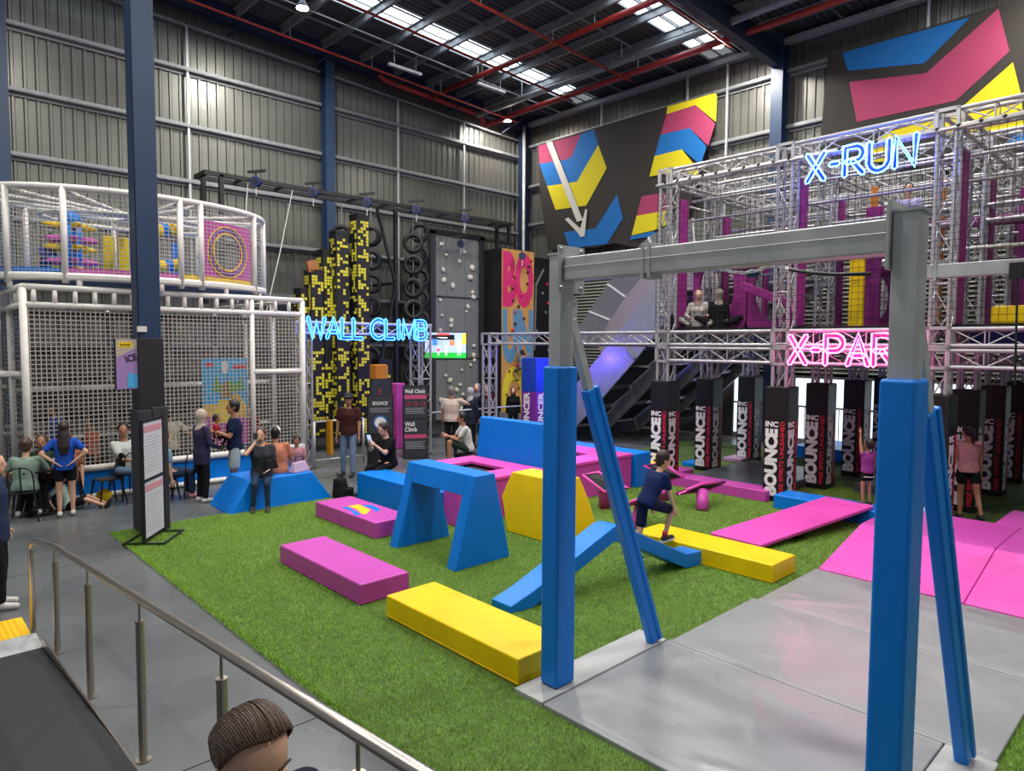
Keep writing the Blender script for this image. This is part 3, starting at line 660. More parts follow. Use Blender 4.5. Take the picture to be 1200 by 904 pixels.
# link truss to the climbing hall entrance
truss((11.86, 8.17, 2.94), (11.86, 13.28, 2.94), rig); truss((11.86, 13.45, .1), (11.86, 13.45, 2.8), rig, 'truss_post')
inst(ND, 'truss_node', rig, loc=(11.86, 13.45, 2.94)); inst(ND, 'truss_node', rig, loc=(11.86, 10.45, 2.94))
box(11.72, 12.0, 8.2, 10.3, 2.77, 2.79).build('black_valance', DARK, rig)
# decks, rails
box(11.9, 17.2, .6, 8.1, 3.10, 3.14).build('deck', DARK, rig)
for x in (11.70, 13.5): MB().tube([(x, .3, 6.0), (x, 8.2, 6.0)], .03, 8).build('net_rail', ALU, rig, smooth=True)
for y in np.arange(.7, 8, .28): MB().tube([(11.70, y, 6.0), (11.70, y+.02, 6.035)], .036, 6).build('net_loop', NETB, rig)
for z, yy in ((5.72, 8.1), (5.45, 5.6), (5.6, 3.2), (4.6, 6.8), (5.2, 1.9), (4.4, 4.3)):
    MB().tube([(12.2, yy, z), (17.2, yy-.3, z-.1)], .025, 8).build('cross_rail', ALU, rig, smooth=True)
for x in (12.7, 14.4, 16.2):
    for z in (4.35, 5.4, 5.8): MB().tube([(x, .5, z), (x, 8.0, z)], .028, 8).build('cross_rail', ALU, rig, smooth=True)
# arched purple panels on the deck
def arch_panel(x, y0, y1, z0, z1, cy, cz, ry, rz, mat, parent, th=.08, name='arched_panel'):
    n = 40; vi = []; vo = []
    for k in range(n):
        a = 2*math.pi*k/n; c, s = math.cos(a), math.sin(a); hy, hz = cy+ry*c, cz+rz*s
        ts = []
        if c > 1e-6: ts.append((y1-cy)/c)
        if c < -1e-6: ts.append((y0-cy)/c)
        if s > 1e-6: ts.append((z1-cz)/s)
        if s < -1e-6: ts.append((z0-cz)/s)
        t_ = min(ts); vi.append((hy, hz)); vo.append((cy+t_*c, cz+t_*s))
    m = MB(); vs = [(x, *p) for p in vi]+[(x, *p) for p in vo]+[(x+th, *p) for p in vi]+[(x+th, *p) for p in vo]; fs = []
    for k in range(n):
        l = (k+1) % n; fs += [(k, l, n+l, n+k), (2*n+k, 3*n+k, 3*n+l, 2*n+l), (k, 2*n+k, 2*n+l, l)]
    m.add(vs, fs)
    m.box(x, x+th, y0-.02, y0, z0, z1); m.box(x, x+th, y1, y1+.02, z0, z1)
    return m.build(name, mat, parent)
arch_panel(12.75, 6.75, 7.95, 3.14, 4.75, 7.42, 3.98, .40, .66, PURP, rig)
arch_panel(12.75, 5.72, 6.73, 3.14, 4.75, 6.2, 3.92, .40, .62, PURP, rig)
arch_panel(14.6, 4.4, 5.4, 3.14, 4.75, 5.0, 3.75, .25, .45, PURP, rig)
MB().bar((12.5, 6.75, 3.98), (12.5, 5.65, 3.55), .1, .16).build('purple_beam', PURP, rig, bevel=.02)
MB().bar((14.6, 8.0, 5.2), (14.2, .7, 4.9), .16, .16).build('purple_beam', PURP, rig, bevel=.02)
for k, (x, y) in enumerate(((14.4, 5.0), (14.6, 3.9), (14.2, 1.9))):
    box(x-.06, x+.06, y-.06, y+.06, 3.14, 5.9).build('orange_pad', M('orange_vinyl', '#c77a1e', rough=.5), rig, bevel=.02)
box(13.0, 13.1, 4.65, 4.9, 3.14, 4.7).build('yellow_pad', YEL, rig, bevel=.02)
box(12.4, 12.9, 1.4, 2.6, 3.14, 3.42).build('yellow_pad', YEL, rig, bevel=.04)
box(12.6, 12.7, .6, 2.9, 2.72, 3.02).build('blue_panel', M('deep_blue_vinyl', '#1f3f88', rough=.5), rig, bevel=.01)
MB().tube([(12.9, 8.9, 0), (12.9, 8.9, 0)], .01, 4)
# nets
net(NTC, (11.68, 8.15, 3.16), (0, -1, 0), (0, 0, 1), 8.0, 2.84, .10, .007)
net(NTC, (11.7, 8.17, 3.16), (1, 0, 0), (0, 0, 1), 5.5, 2.84, .10, .007)
net(NTC, (13.4, 8.0, 3.16), (0, -1, 0), (0, 0, 1), 8.0, 2.84, .15, .007)
nb = NTC.build('safety_net', NETB, rig, fix=False); nb['kind'] = 'stuff'
# far right purple post and grey pole with blue knob
o = box(-.2, .2, -.1, .1, .02, 2.6).build('purple_pad', PURP, rig, bevel=.02); o.location = (14.6, 1.85, 0)
pp = thing('knob_pole', 'thin grey pole with a blue ball at hip height at the right picture edge', 'pole', (12.2, 1.72, .385))
MB().tube([(0, 0, 0), (0, 0, 2.1)], .03, 10).build('pole', GALV, pp, smooth=True); MB().ell((0, 0, .55), .085, .085, .085).build('knob', BLUE, pp, smooth=True)
MB().ell((.25, -.1, .42), .09, .09, .07).build('knob', BLUE, pp, smooth=True)
# orange and blue pads standing behind
pad_box('padded_post', 'orange padded post between the printed pillars by the bright glazing', 'post', 17.45, 17.75, 10.05, 10.35, 0, 1.9, MATS['orange_vinyl'])
tp_ = thing('padded_pillar', 'tall blue and purple pillar with white lettering by the climbing walls', 'pillar', (13.9, 13.75, 0))
UV = M('violet_vinyl', '#7b2a96', rough=.45)
box(-.3, .3, -.3, .3, 1.45, 2.42).build('upper_pad', M('royal_blue_vinyl', '#1d3fae', rough=.45), tp_, bevel=.02)
box(-.3, .3, -.3, .3, 0, 1.45).build('lower_pad', UV, tp_, bevel=.02)
bl2 = text_mesh('BOUNCER', 1.35, .24, .004, WHT, .035)
inst(bl2, 'lettering', tp_, frame((-.303, -.05, .1), (0, 0, 1), (0, 1, 0))); inst(bl2, 'lettering', tp_, frame((.02, -.303, .1), (0, 0, 1), (-1, 0, 0)))

# ---- neon letters from strokes
NB = M('blue_neon', '#3c8cff', emit=4.5, rough=.4); NC = M('cyan_neon', '#60c0ff', emit=6.5); NP = M('pink_neon', '#ff6cc0', emit=5.0)
def arc(cx, cy, r, a0, a1, n=8, ry=None):
    ry = ry or r; return [(cx+r*math.cos(math.radians(a0+(a1-a0)*i/n)), cy+ry*math.sin(math.radians(a0+(a1-a0)*i/n))) for i in range(n+1)]
STR = {'W': [[(0, 1), (.22, 0), (.42, .8), (.62, 0), (.84, 1)]], 'A': [[(0, 0), (.34, 1), (.68, 0)], [(.14, .32), (.54, .32)]], 'L': [[(0, 1), (0, 0), (.5, 0)]],
       'C': [arc(.42, .5, .42, 50, 310, 14, .5)], 'I': [[(.15, 0), (.15, 1)]], 'M': [[(0, 0), (.05, 1), (.38, .1), (.7, 1), (.76, 0)]],
       'B': [[(0, 0), (0, 1), (.32, 1)]+arc(.32, .77, .24, 85, -90, 8, .23)+[(.05, .54)], [(.32, .54)]+arc(.34, .27, .27, 85, -90, 8, .27)+[(0, 0)]],
       'X': [[(0, 1), (.62, 0)], [(.62, 1), (0, 0)]], '-': [[(.04, .5), (.30, .5)]], 'R': [[(0, 0), (0, 1), (.34, 1)]+arc(.34, .74, .26, 85, -90, 8, .26)+[(.04, .48)], [(.26, .48), (.62, 0)]],
       'U': [[(0, 1), (0, .35)]+arc(.32, .35, .32, 180, 360, 10, .35)+[(.64, 1)]], 'N': [[(0, 0), (.03, 1), (.6, 0), (.64, 1)]], 'P': [[(0, 0), (0, 1), (.34, 1)]+arc(.34, .74, .26, 85, -90, 8, .26)+[(.04, .48)]],
       'K': [[(0, 0), (0, 1)], [(.58, 1), (.06, .5), (.6, 0)]]}
WID = {'W': .84, 'A': .68, 'L': .5, 'C': .72, 'I': .3, 'M': .76, 'B': .6, 'X': .62, '-': .35, 'R': .62, 'U': .64, 'N': .64, 'P': .6, 'K': .6, ' ': .28}
def outline(pts, d):   # capsule outline around an open polyline
    P = [V((x, y)) for x, y in pts]; n = len(P); L_ = []; R_ = []
    for i in range(n):
        a = (P[i]-P[i-1]).normalized() if i else (P[1]-P[0]).normalized(); b = (P[i+1]-P[i]).normalized() if i < n-1 else a
        nrm = V((-a.y-b.y, a.x+b.x)); 
        if nrm.length < .2: nrm = V((-a.y, a.x))
        nrm.normalize(); c = max(.8, nrm.dot(V((-a.y, a.x)))); L_.append(P[i]+nrm*d/c); R_.append(P[i]-nrm*d/c)
    t0 = (P[0]-P[1]).normalized(); t1 = (P[-1]-P[-2]).normalized()
    return L_+[P[-1]+t1*d*.8]+R_[::-1]+[P[0]+t0*d*.8]
def neon(name, label, s, o, u, v, W_, H_, mat, d=.038, r=.013, tilt=0, gap=.16, slope=0., glow=14., gc=(.03, .06, 1), core=None):
    core = core or M('blue_core', '#0a2ad0', emit=.9)
    t = thing(name, label, 'sign', o); tot = sum(WID[c] for c in s)+gap*(len(s)-1); x = 0; u = V(u).normalized(); v = V(v).normalized(); nn = u.cross(v)
    for c in s:
        if c != ' ':
            mb = MB()
            for st in STR[c]:
                q = outline([((x+a+b*tilt)*W_/tot, b*H_+(x+a)*W_/tot*slope) for a, b in st], d)
                mb.tube([u*p.x+v*p.y+nn*.05 for p in q], r, 6, closed=True)
            mb.build('letter', mat, t, smooth=True)
            cb = MB()
            for st in STR[c]: cb.tube([u*((x+a+b*tilt)*W_/tot)+v*(b*H_+(x+a)*W_/tot*slope)+nn*.03 for a, b in st], d*.62, 6)
            cb.build('tube_core', core, t, smooth=True)
        x += WID[c]+gap
    for q in (.02, .5, .98): MB().bar(u*W_*q+v*H_*.55+nn*.03, u*W_*q+v*H_*.55-nn*.18, .02, .02).build('bracket', ALU, t)
    for q in (.15, .5, .85):
        ld = bpy.data.lights.new('sign_glow', 'POINT'); ld.energy = glow; ld.color = gc; ld.shadow_soft_size = .08
        lo = bpy.data.objects.new('sign_glow', ld); COL.objects.link(lo); lo.parent = t; lo.location = u*W_*q+v*H_*.5+nn*.04
    return t
neon('neon_sign', 'blue neon lettered sign reading WALL CLIMB on an aluminium truss', 'WALL CLIMB', (6.98, 13.93, 2.92), (1, 0, 0), (0, 0, 1), 3.15, .44, NB, d=.036, r=.016, gap=.12)
neon('neon_sign', 'blue neon lettered sign reading X-RUN high on the truss rig', 'X-RUN', (11.52, 5.05, 5.52), (0, -1, 0), (0, 0, 1), 1.62, .44, NC, gap=.19, r=.012)
neon('neon_sign', 'pink neon lettered sign reading X-PARK on the lower rig truss', 'X-PARK', (11.55, 5.27, 2.5), (0, -1, 0), (0, 0, 1), 1.98, .47, NP, gap=.18, r=.014, gc=(1, .08, .4), core=M('pink_core', '#c21a78', emit=.8))

# ---- big curved slide tower behind the left half of the rig
sl = thing('curved_slide', 'huge curved grey and black slide structure seen from beneath its treads', 'slide', (17, 12, 0)); L = sl.location
STG = M('slide_side_grey', '#85878d', rough=.4, metal=.2, var=.1); TRD = M('slide_tread_black', '#2b2b30', rough=.45, var=.1); CLR = M('slide_rim_silver', '#8f918e', rough=.3, metal=.5, var=.05)
PXL = [(590, 560), (622, 535), (660, 500), (700, 455), (740, 408), (775, 362), (795, 338)]
prof = [(lambda p: (p.y, max(p.z, .12)))(PX(x, y, 15.0)) for x, y in PXL]
def off(i, d):
    a = prof[max(0, i-1)]; b = prof[min(len(prof)-1, i+1)]; dy, dz = b[0]-a[0], b[1]-a[1]; l = math.hypot(dy, dz); return (prof[i][0]+dz/l*d*-1, prof[i][1]-dy/l*d) if False else (prof[i][0]+dz/l*d, prof[i][1]-dy/l*d)
prof0 = prof
for k, x in enumerate((14.8, 15.9, 17.0, 18.0, 18.75)):
    prof = [(a-.62*k*(14.8/x), b+.10*k+.10*max(0, k-2)) for a, b in prof0]
    m = MB(); n = len(prof)
    for i in range(n-1):
        a, b = off(i, -.42), off(i+1, -.42); c, d_ = off(i+1, .5 if k == 0 else .05), off(i, .5 if k == 0 else .05)
        m.add([(x, *a), (x, *b), (x, *c), (x, *d_), (x+.06, *a), (x+.06, *b), (x+.06, *c), (x+.06, *d_)], [(0, 1, 2, 3), (7, 6, 5, 4), (0, 4, 5, 1), (2, 6, 7, 3), (1, 5, 6, 2), (0, 3, 7, 4)])
    m.v = [tuple(V(p)-L) for p in m.v]; m.build('stringer', STG, sl)
    if k < 4:
        for i in range(n-1):
            for f in (0, .5):
                a = V((0, *prof[i])).lerp(V((0, *prof[i+1])), f); b = V((0, *prof[i])).lerp(V((0, *prof[i+1])), f+.47)
                m = MB(); mid = a; 
                sy, sz = -.55, .12; x1_ = x+(1.06 if k < 3 else .74); m.add([(x+.07-L.x, a.y-L.y, a.z), (x1_-L.x, a.y+sy-L.y, a.z+sz), (x1_-L.x, b.y+sy-L.y, b.z-.12+sz), (x+.07-L.x, b.y-L.y, b.z-.12),
                       (x+.07-L.x, a.y-L.y, a.z+.05), (x1_-L.x, a.y+sy-L.y, a.z+.05+sz), (x1_-L.x, b.y+sy-L.y, b.z-.07+sz), (x+.07-L.x, b.y-L.y, b.z-.07)],
                      [(0, 1, 2, 3), (7, 6, 5, 4), (0, 4, 5, 1), (1, 5, 6, 2), (2, 6, 7, 3), (3, 7, 4, 0)])
                m.build('tread', TRD, sl); MB().bar(V((x+.07, a.y, a.z-.01))-L, V((x1_, a.y+sy, a.z+sz-.01))-L, .03, .03).build('nosing', STG, sl)
    for i in range(1, n-1):
        a = V((x-.03, *off(i, -.40))); b = V((x-.03, *off(i, .02)))
        MB().bar(a-L, b-L, .05, .07).build('cleat', CLR, sl, bevel=.006)
# pale arched rim above
rim = [PX(x, y, 17.6) for x, y in ((668, 400), (690, 365), (712, 333), (735, 302), (760, 278), (785, 262), (812, 256))]
rin = [PX(x, y, 17.6) for x, y in ((700, 405), (715, 375), (733, 348), (752, 325), (772, 308), (792, 298), (815, 294))]
for i in range(len(rim)-1):
    q = [rim[i]-L, rim[i+1]-L, rin[i+1]-L, rin[i]-L]; MB().prism(q, (.5, 0, 0)).build('rim_panel', CLR, sl)
    MB().bar(q[1]+V((-.02, 0, 0)), q[2]+V((-.02, 0, 0)), .03, .05).build('rim_rib', WHITEP, sl)
    m = MB().prism([rin[i]-L, rin[i+1]-L, rin[i+1]-L+V((0, -.8, -1.1)), rin[i]-L+V((0, -.8, -1.1))], (.4, 0, 0)); m.build('side_skin', M('slide_skin_beige', '#8d857c', rough=.5), sl)
# violet spot lamps lighting the slide
for lab, p in (('small violet spotlight under the truss lighting the slide', (13.6, 12.4, 2.5)), ('small violet spotlight above the slide side', (16.2, 11.6, 3.4))):
    t = thing('spotlight', lab, 'lamp', p)
    MB().tube([(0, 0, 0), (.03, 0, .14)], [.06, .05], 12).build('housing', BLK, t)
    ld = bpy.data.lights.new('spot_light', 'POINT'); ld.energy = 90; ld.color = (.12, .06, 1); ld.shadow_soft_size = .06
    lo = bpy.data.objects.new('spot_light', ld); COL.objects.link(lo); lo.parent = t; lo.location = (.35, .0, -.1)

# ---- banners on the right wall
BANB = M('banner_black', '#2b2724', rough=.8, var=.08, vscale=2, stretch=(1, 3, .3)); BP = M('banner_pink', '#9a3459', rough=.8); BB = M('banner_blue', '#0563a8', rough=.8); BY = M('banner_yellow', '#cdbd0c', rough=.8); BW = M('banner_white', '#c4c0b6', rough=.8)
def banner(label, outline_px, shapes, X=19.12):
    pts = [PX(x, y, X) for x, y in outline_px]; t = thing('banner', label, 'banner', pts[0]); L = V(pts[0])
    MB().prism([p-L for p in pts], (.015, 0, 0)).build('cloth', BANB, t)
    for i, (mat, poly) in enumerate(shapes):
        MB().prism([PX(x, y, X-.006-.004*i)-L for x, y in poly], (.003, 0, 0)).build('print', mat, t)
banner('black banner with pink, blue and yellow shapes and a white arrow', [(630, 170), (838, 108), (840, 125), (815, 220), (793, 300), (720, 285), (700, 290), (642, 293), (633, 230)], [
    (BP, [(631, 171), (681, 157), (681, 160), (670, 183), (665, 187), (632, 192)]), (BB, [(681, 157), (696, 152), (701, 170), (676, 213), (641, 218), (632, 192), (665, 187), (670, 183)]),
    (BY, [(701, 170), (711, 197), (687, 241), (651, 246), (641, 218), (676, 213)]), (BB, [(661, 272), (698, 268), (723, 228), (730, 256), (711, 286), (667, 291)]),
    (BY, [(782, 125), (838, 109), (840, 112), (839, 143), (815, 123), (781, 134)]), (BP, [(781, 134), (815, 123), (838, 145), (830, 171), (808, 150), (774, 158)]),
    (BB, [(774, 158), (808, 150), (828, 172), (821, 193), (799, 175), (767, 183)]), (BY, [(767, 183), (799, 175), (819, 200), (817, 206), (800, 200), (761, 207)]),
    (BP, [(752, 230), (785, 225), (785, 246), (746, 253)]), (BY, [(746, 253), (785, 246), (785, 262), (766, 270), (740, 276)]), (BB, [(739, 277), (766, 271), (772, 276), (738, 281)]),
    (BW, [(640, 167), (647, 166), (683, 258), (676, 260)]), (BW, [(662, 257), (666, 255), (680, 268), (686, 245), (688, 246), (685, 277), (680, 278), (678, 274)])])
banner('black banner with large blue, pink and yellow chevrons high on the right', [(970, 66), (1000, 59), (1215, -8), (1215, 215), (960, 180)], [
    (BB, [(987, 62), (1137, 20), (1083, 74), (994, 83)]), (BP, [(995, 96), (1085, 86), (1170, 10), (1183, 60), (1120, 118), (1004, 143)]),
    (BY, [(1120, 132), (1187, 73), (1197, 112), (1200, 155), (1100, 160), (1060, 165), (1040, 190), (1000, 190), (1040, 155)]), (BB, [(1180, 165), (1200, 150), (1200, 175), (1183, 172)])])
# ================================================================ SOFT PLAY STRUCTURE
sp = thing('soft_play_frame', 'large white netted two storey soft play structure against the left wall', 'play structure', (0, 0, 0))
X0, X1, Y0, Y1 = 1.9, 6.85, 13.9, 19.0
def tubep(pts, r=.055, name='foam_tube', mat=WHITEP, par=sp, closed=False): return MB().tube(pts, r, 10, closed=closed).build(name, mat, par, smooth=True)
for x in (X0, 3.6, 5.75, X1): tubep([(x, Y0, 0), (x, Y0, 3.7)], .06 if x in (X0, X1) else .05)
for y in (15.4, 17.0, Y1):
    for x in (X0, X1): tubep([(x, y, 0), (x, y, 3.7)])
    tubep([(4.3, y, 0), (4.3, y, 3.6)], .045)
for z in (3.72, 3.42):
    tubep([(X0, Y0, z), (X1, Y0, z)], .055); tubep([(X0, Y0, z), (X0, Y1, z)], .055); tubep([(X1, Y0, z), (X1, Y1, z)], .05)
for i in range(17): tubep([(X0+.15+i*.3, Y0, 3.44), (X0+.15+i*.3, Y0, 3.70)], .04, 'stub')
for i in range(12): tubep([(X0, Y0+.3+i*.4, 3.44), (X0, Y0+.3+i*.4, 3.70)], .04, 'stub')
tubep([(5.75, Y0, 2.2), (X1, Y0, 2.2)]); tubep([(X0, Y0+.02, 2.2), (X0, Y1, 2.2)], .05); tubep([(-1.5, 16.2, 2.25), (X0, 14.0, 2.25)], .055)
tubep([(X0, Y0-.02, .56), (X1, Y0-.02, .56)], .06); tubep([(X0, Y0-.06, .06), (X1, Y0-.06, .06)], .05)
box(X0, X1, Y0, Y0+.08, .06, .54).build('kick_pad', BLUE, sp, bevel=.01)
for z in (1.9, 3.35): box(X0+.1, X1-.1, Y0+1.6, Y1, z, z+.05).build('deck', M('play_deck_grey', '#6a6965', rough=.8), sp)
for y in (15.5, 16.9, 18.3):
    tubep([(X0, y, 1.9), (X1, y, 1.9)], .045); tubep([(X0, y, .95), (X1, y, .95)], .04)
for x in (2.8, 3.7, 4.9, 5.9): tubep([(x, 16.4, 0), (x, 16.4, 3.4)], .05)
nt_ = MB()
net(nt_, (X0, Y0, .6), (1, 0, 0), (0, 0, 1), X1-X0, 2.8, .075, .015)
net(nt_, (X0, Y0, .1), (0, 1, 0), (0, 0, 1), 5.1, 3.3, .085, .014)
net(nt_, (X1, Y0, .1), (0, 1, 0), (0, 0, 1), 5.1, 3.3, .1, .014)
net(nt_, (X0, 16.2, .1), (1, 0, 0), (0, 0, 1), X1-X0, 3.3, .11, .012)
# printed mural panel behind the net
mu = thing('mural_panel', 'bright blue painted panel of a tower scene behind the play net', 'panel', (4.95, 14.5, .62))
box(0, .92, 0, .03, 0, 1.85).build('board', M('mural_sky', '#2ea7e0', rough=.6), mu)
MBL = [(M('mural_sand', '#e0b030', rough=.6), [(.02, .9), (.45, .9), (.7, 1.15), (.9, .85), (.9, .45), (.02, .45)]), (M('mural_magenta', '#b8429a', rough=.6), [(.0, .02), (.92, .02), (.92, .55), (.5, .7), (.0, .62)]),
       (M('mural_green', '#5d9a35', rough=.6), [(.2, 1.25), (.3, 1.5), (.38, 1.28), (.55, 1.42), (.7, 1.3), (.8, 1.5), (.86, 1.2), (.5, 1.12), (.25, 1.15)]), (M('mural_brown', '#9a6a2c', rough=.6), [(.35, 1.02), (.42, 1.36), (.5, 1.36), (.62, 1.05)]),
       (YEL, [(.2, .5), (.32, 1.0), (.62, 1.0), (.7, .5)]), (REDP, [(.06, 1.68), (.24, 1.68), (.24, 1.76), (.06, 1.76)]), (REDP, [(.62, 1.64), (.9, 1.64), (.9, 1.73), (.62, 1.73)]), (WHT, [(.42, 1.55), (.5, 1.55), (.53, 1.68), (.5, 1.8), (.42, 1.8), (.39, 1.68)])]
for i, (m_, p) in enumerate(MBL): MB().prism([(a, -.003-.001*i, b) for a, b in p], (0, -.001, 0)).build('print', m_, mu)
# ---- upper oval drum
ox, oy, rx, ry = 4.0, 15.35, 2.55, 1.62
zb, zt = 3.92, 5.47
ELL = lambda a, s=1., z=0.: V((ox+rx*s*math.cos(math.radians(a)), oy+ry*s*math.sin(math.radians(a)), z))
ring = lambda z, s=1.: [ELL(a, s, z) for a in range(0, 360, 9)]
for z in (zb, zb+.03, zt): tubep(ring(z), .055, closed=True)
PA = [-172, -150, -125, -82, -73, -38, -12, 20, 50, 90, 130, 160]
for a in PA: tubep([ELL(a, 1, zb-.1), ELL(a, 1, zt)], .055)
for a in PA: tubep([ELL(a, .98, zt-.05), ELL(a, .45, zt-.12), V((ox, oy, zt-.16))], .035)
for a in (-150, -120, -90, -60, -30, 0): tubep([ELL(a, .99, zb), ELL(a, .99, 3.72)], .05)
tubep(ring(zt-.28, .62), .04, closed=True)
MB().add([tuple(p) for p in ring(zb+.02, .97)]+[tuple(p) for p in ring(zb+.07, .97)], [tuple(range(39, -1, -1)), tuple(range(40, 80))]+[(i, (i+1) % 40, 40+(i+1) % 40, 40+i) for i in range(40)]).build('drum_floor', BLUE, sp)
# floor edging of the drum: blue, pink, yellow
for a0, a1, mt in ((-175, -126, BLUE), (-125, -83, PINK), (-82, -40, YEL)):
    pts = [ELL(a, .985, zb+.12) for a in range(a0, a1+1, 3)]
    for i in range(len(pts)-1): pass
    m = MB(); vs = [p+V((0, 0, dz)) for p in pts for dz in (-.07, .05)]; m.add(vs, [(2*i, 2*i+2, 2*i+3, 2*i+1) for i in range(len(pts)-1)]); m.build('floor_edge', mt, sp)
# curved net of the drum
pc_ = 0.075
def ell_net(z0, z1, s, a0, a1):
    n = int(abs(a1-a0)/1.85)
    for i in range(n+1):
        a = a0+(a1-a0)*i/n; p = ELL(a, s, 0); q = ELL(a+.26, s, 0); nt_.add([(p.x, p.y, z0), (q.x, q.y, z0), (q.x, q.y, z1), (p.x, p.y, z1)], [(0, 1, 2, 3)])
    k = round((z1-z0)/pc_)
    for j in range(k+1):
        z = z0+(z1-z0)*j/k; L2 = [ELL(a0+(a1-a0)*i/60, s, 0) for i in range(61)]
        nt_.add([(p.x, p.y, z+dz) for p in L2 for dz in (-.006, .006)], [(2*i, 2*i+2, 2*i+3, 2*i+1) for i in range(60)])
ell_net(zb+.05, zt, 1.0, -180, 10); ell_net(zb+.05, zt, .99, 10, 180)
# roof net of the drum
for i in range(70):
    x = ox-rx+2*rx*(i+.5)/70; h = ry*math.sqrt(max(0, 1-((x-ox)/rx)**2)); nt_.add([(x-.005, oy-h, zt-.02), (x+.005, oy-h, zt-.02), (x+.005, oy+h, zt-.02), (x-.005, oy+h, zt-.02)], [(0, 1, 2, 3)])
for i in range(44):
    y = oy-ry+2*ry*(i+.5)/44; h = rx*math.sqrt(max(0, 1-((y-oy)/ry)**2)); nt_.add([(ox-h, y-.005, zt-.02), (ox-h, y+.005, zt-.02), (ox+h, y+.005, zt-.02), (ox+h, y-.005, zt-.02)], [(0, 1, 2, 3)])
o = nt_.build('safety_net', NETW, sp, fix=False); o['kind'] = 'stuff'
# totem with spikes
tt = thing('spiky_totem', 'blue padded totem with yellow and pink spikes inside the upper play drum', 'totem', (2.75, 14.6, zb+.07))
MB().tube([(0, 0, .0), (0, 0, .95)], .17, 16).build('body', BLUE, tt, smooth=True); MB().ell((0, 0, 1.0), .19, .19, .16).build('head', BLUE, tt, smooth=True)
for z, m_, a0 in ((.9, YEL, 10), (.65, PINK, 0), (.5, YEL, 10), (.25, PINK, 0), (.1, YEL, 10)):
    for a in (0, 90, 180, 270) if m_ is YEL else (-20, 45, 200, 270):
        d = V((math.cos(math.radians(a+a0)), math.sin(math.radians(a+a0)), .0))
        MB().tube([d*.14+V((0, 0, z)), d*.22+V((0, 0, z)), d*.36+V((0, 0, z)), d*.46+V((0, 0, z))], [.06, .07, .05, .008], 12).build('spike', m_, tt, smooth=True)
for x, zz, lab in ((4.05, .85, 'upper blue and yellow striped roller in the play drum'), (4.1, .18, 'lower blue and yellow striped roller in the play drum')):
    t = thing('striped_roller', lab, 'roller', (x, 14.25, zb+.07+zz))
    for i in range(6): MB().tube([(-.35+i*.12, 0, i*.025), (-.23+i*.12, 0, i*.025+.02)], .12, 14).build('band', (BLUE, YEL)[i % 2], t, smooth=False)
for i, (x, m_) in enumerate(((3.75, YEL), (3.95, BLUE), (4.2, YEL), (4.75, BLUE), (3.5, YEL))):
    box(x-.1, x+.1, 15.2, 15.26, zb+.07, zb+.95).build('colour_panel', m_, sp, bevel=.01)
# pink panel with ringed hole on the drum front
pa, pb = ELL(-72, .985, 0), ELL(-40, .985, 0)
u = (pb-pa); W_ = u.length; u.normalize(); nrm = V((u.y, -u.x, 0))
pn = thing('porthole_panel', 'pink panel with round hole ringed in yellow on the drum', 'panel', (pa.x, pa.y, zb+.12), math.atan2(u.y, u.x))
m = MB(); H_ = 1.15; n = 40; vi = []; vo = []
cx_, cz_, R_ = W_/2, H_/2, .36
for k in range(n):
    a = 2*math.pi*k/n; c, s = math.cos(a), math.sin(a); t_ = min((W_/2)/max(abs(c), 1e-6), (H_/2)/max(abs(s), 1e-6)); vi.append((cx_+R_*c, cz_+R_*s)); vo.append((cx_+t_*c, cz_+t_*s))
vs = [(a, 0, b) for a, b in vi+vo]+[(a, .05, b) for a, b in vi+vo]; fs = []
for k in range(n): l = (k+1) % n; fs += [(k, l, n+l, n+k), (2*n+k, 3*n+k, 3*n+l, 2*n+l), (k, 2*n+k, 2*n+l, l), (n+k, n+l, 3*n+l, 3*n+k)]
m.add(vs, fs).build('board', PINK, pn)
for rr, w_, mt in ((.50, .025, YEL), (.37, .03, YEL), (.44, .035, M('violet_ring', '#6a55b0', rough=.6))):
    MB().tube([(cx_+rr*math.cos(a), -.01, cz_+rr*math.sin(a)) for a in np.linspace(0, 2*math.pi, 41)[:-1]], w_/1.6, 6, closed=True).build('ring', mt, pn, smooth=True)

# ================================================================ CLIMBING HALL
CY0 = 16.6
pl = thing('climb_platform', 'low black plinth under the climbing towers and walls', 'platform', (12, 17.6, 0))
box(-4.9, 5.6, -1.3, 1.9, 0, .14).build('plinth', M('black_rubber_floor', '#232326', rough=.8), pl, bevel=.01)
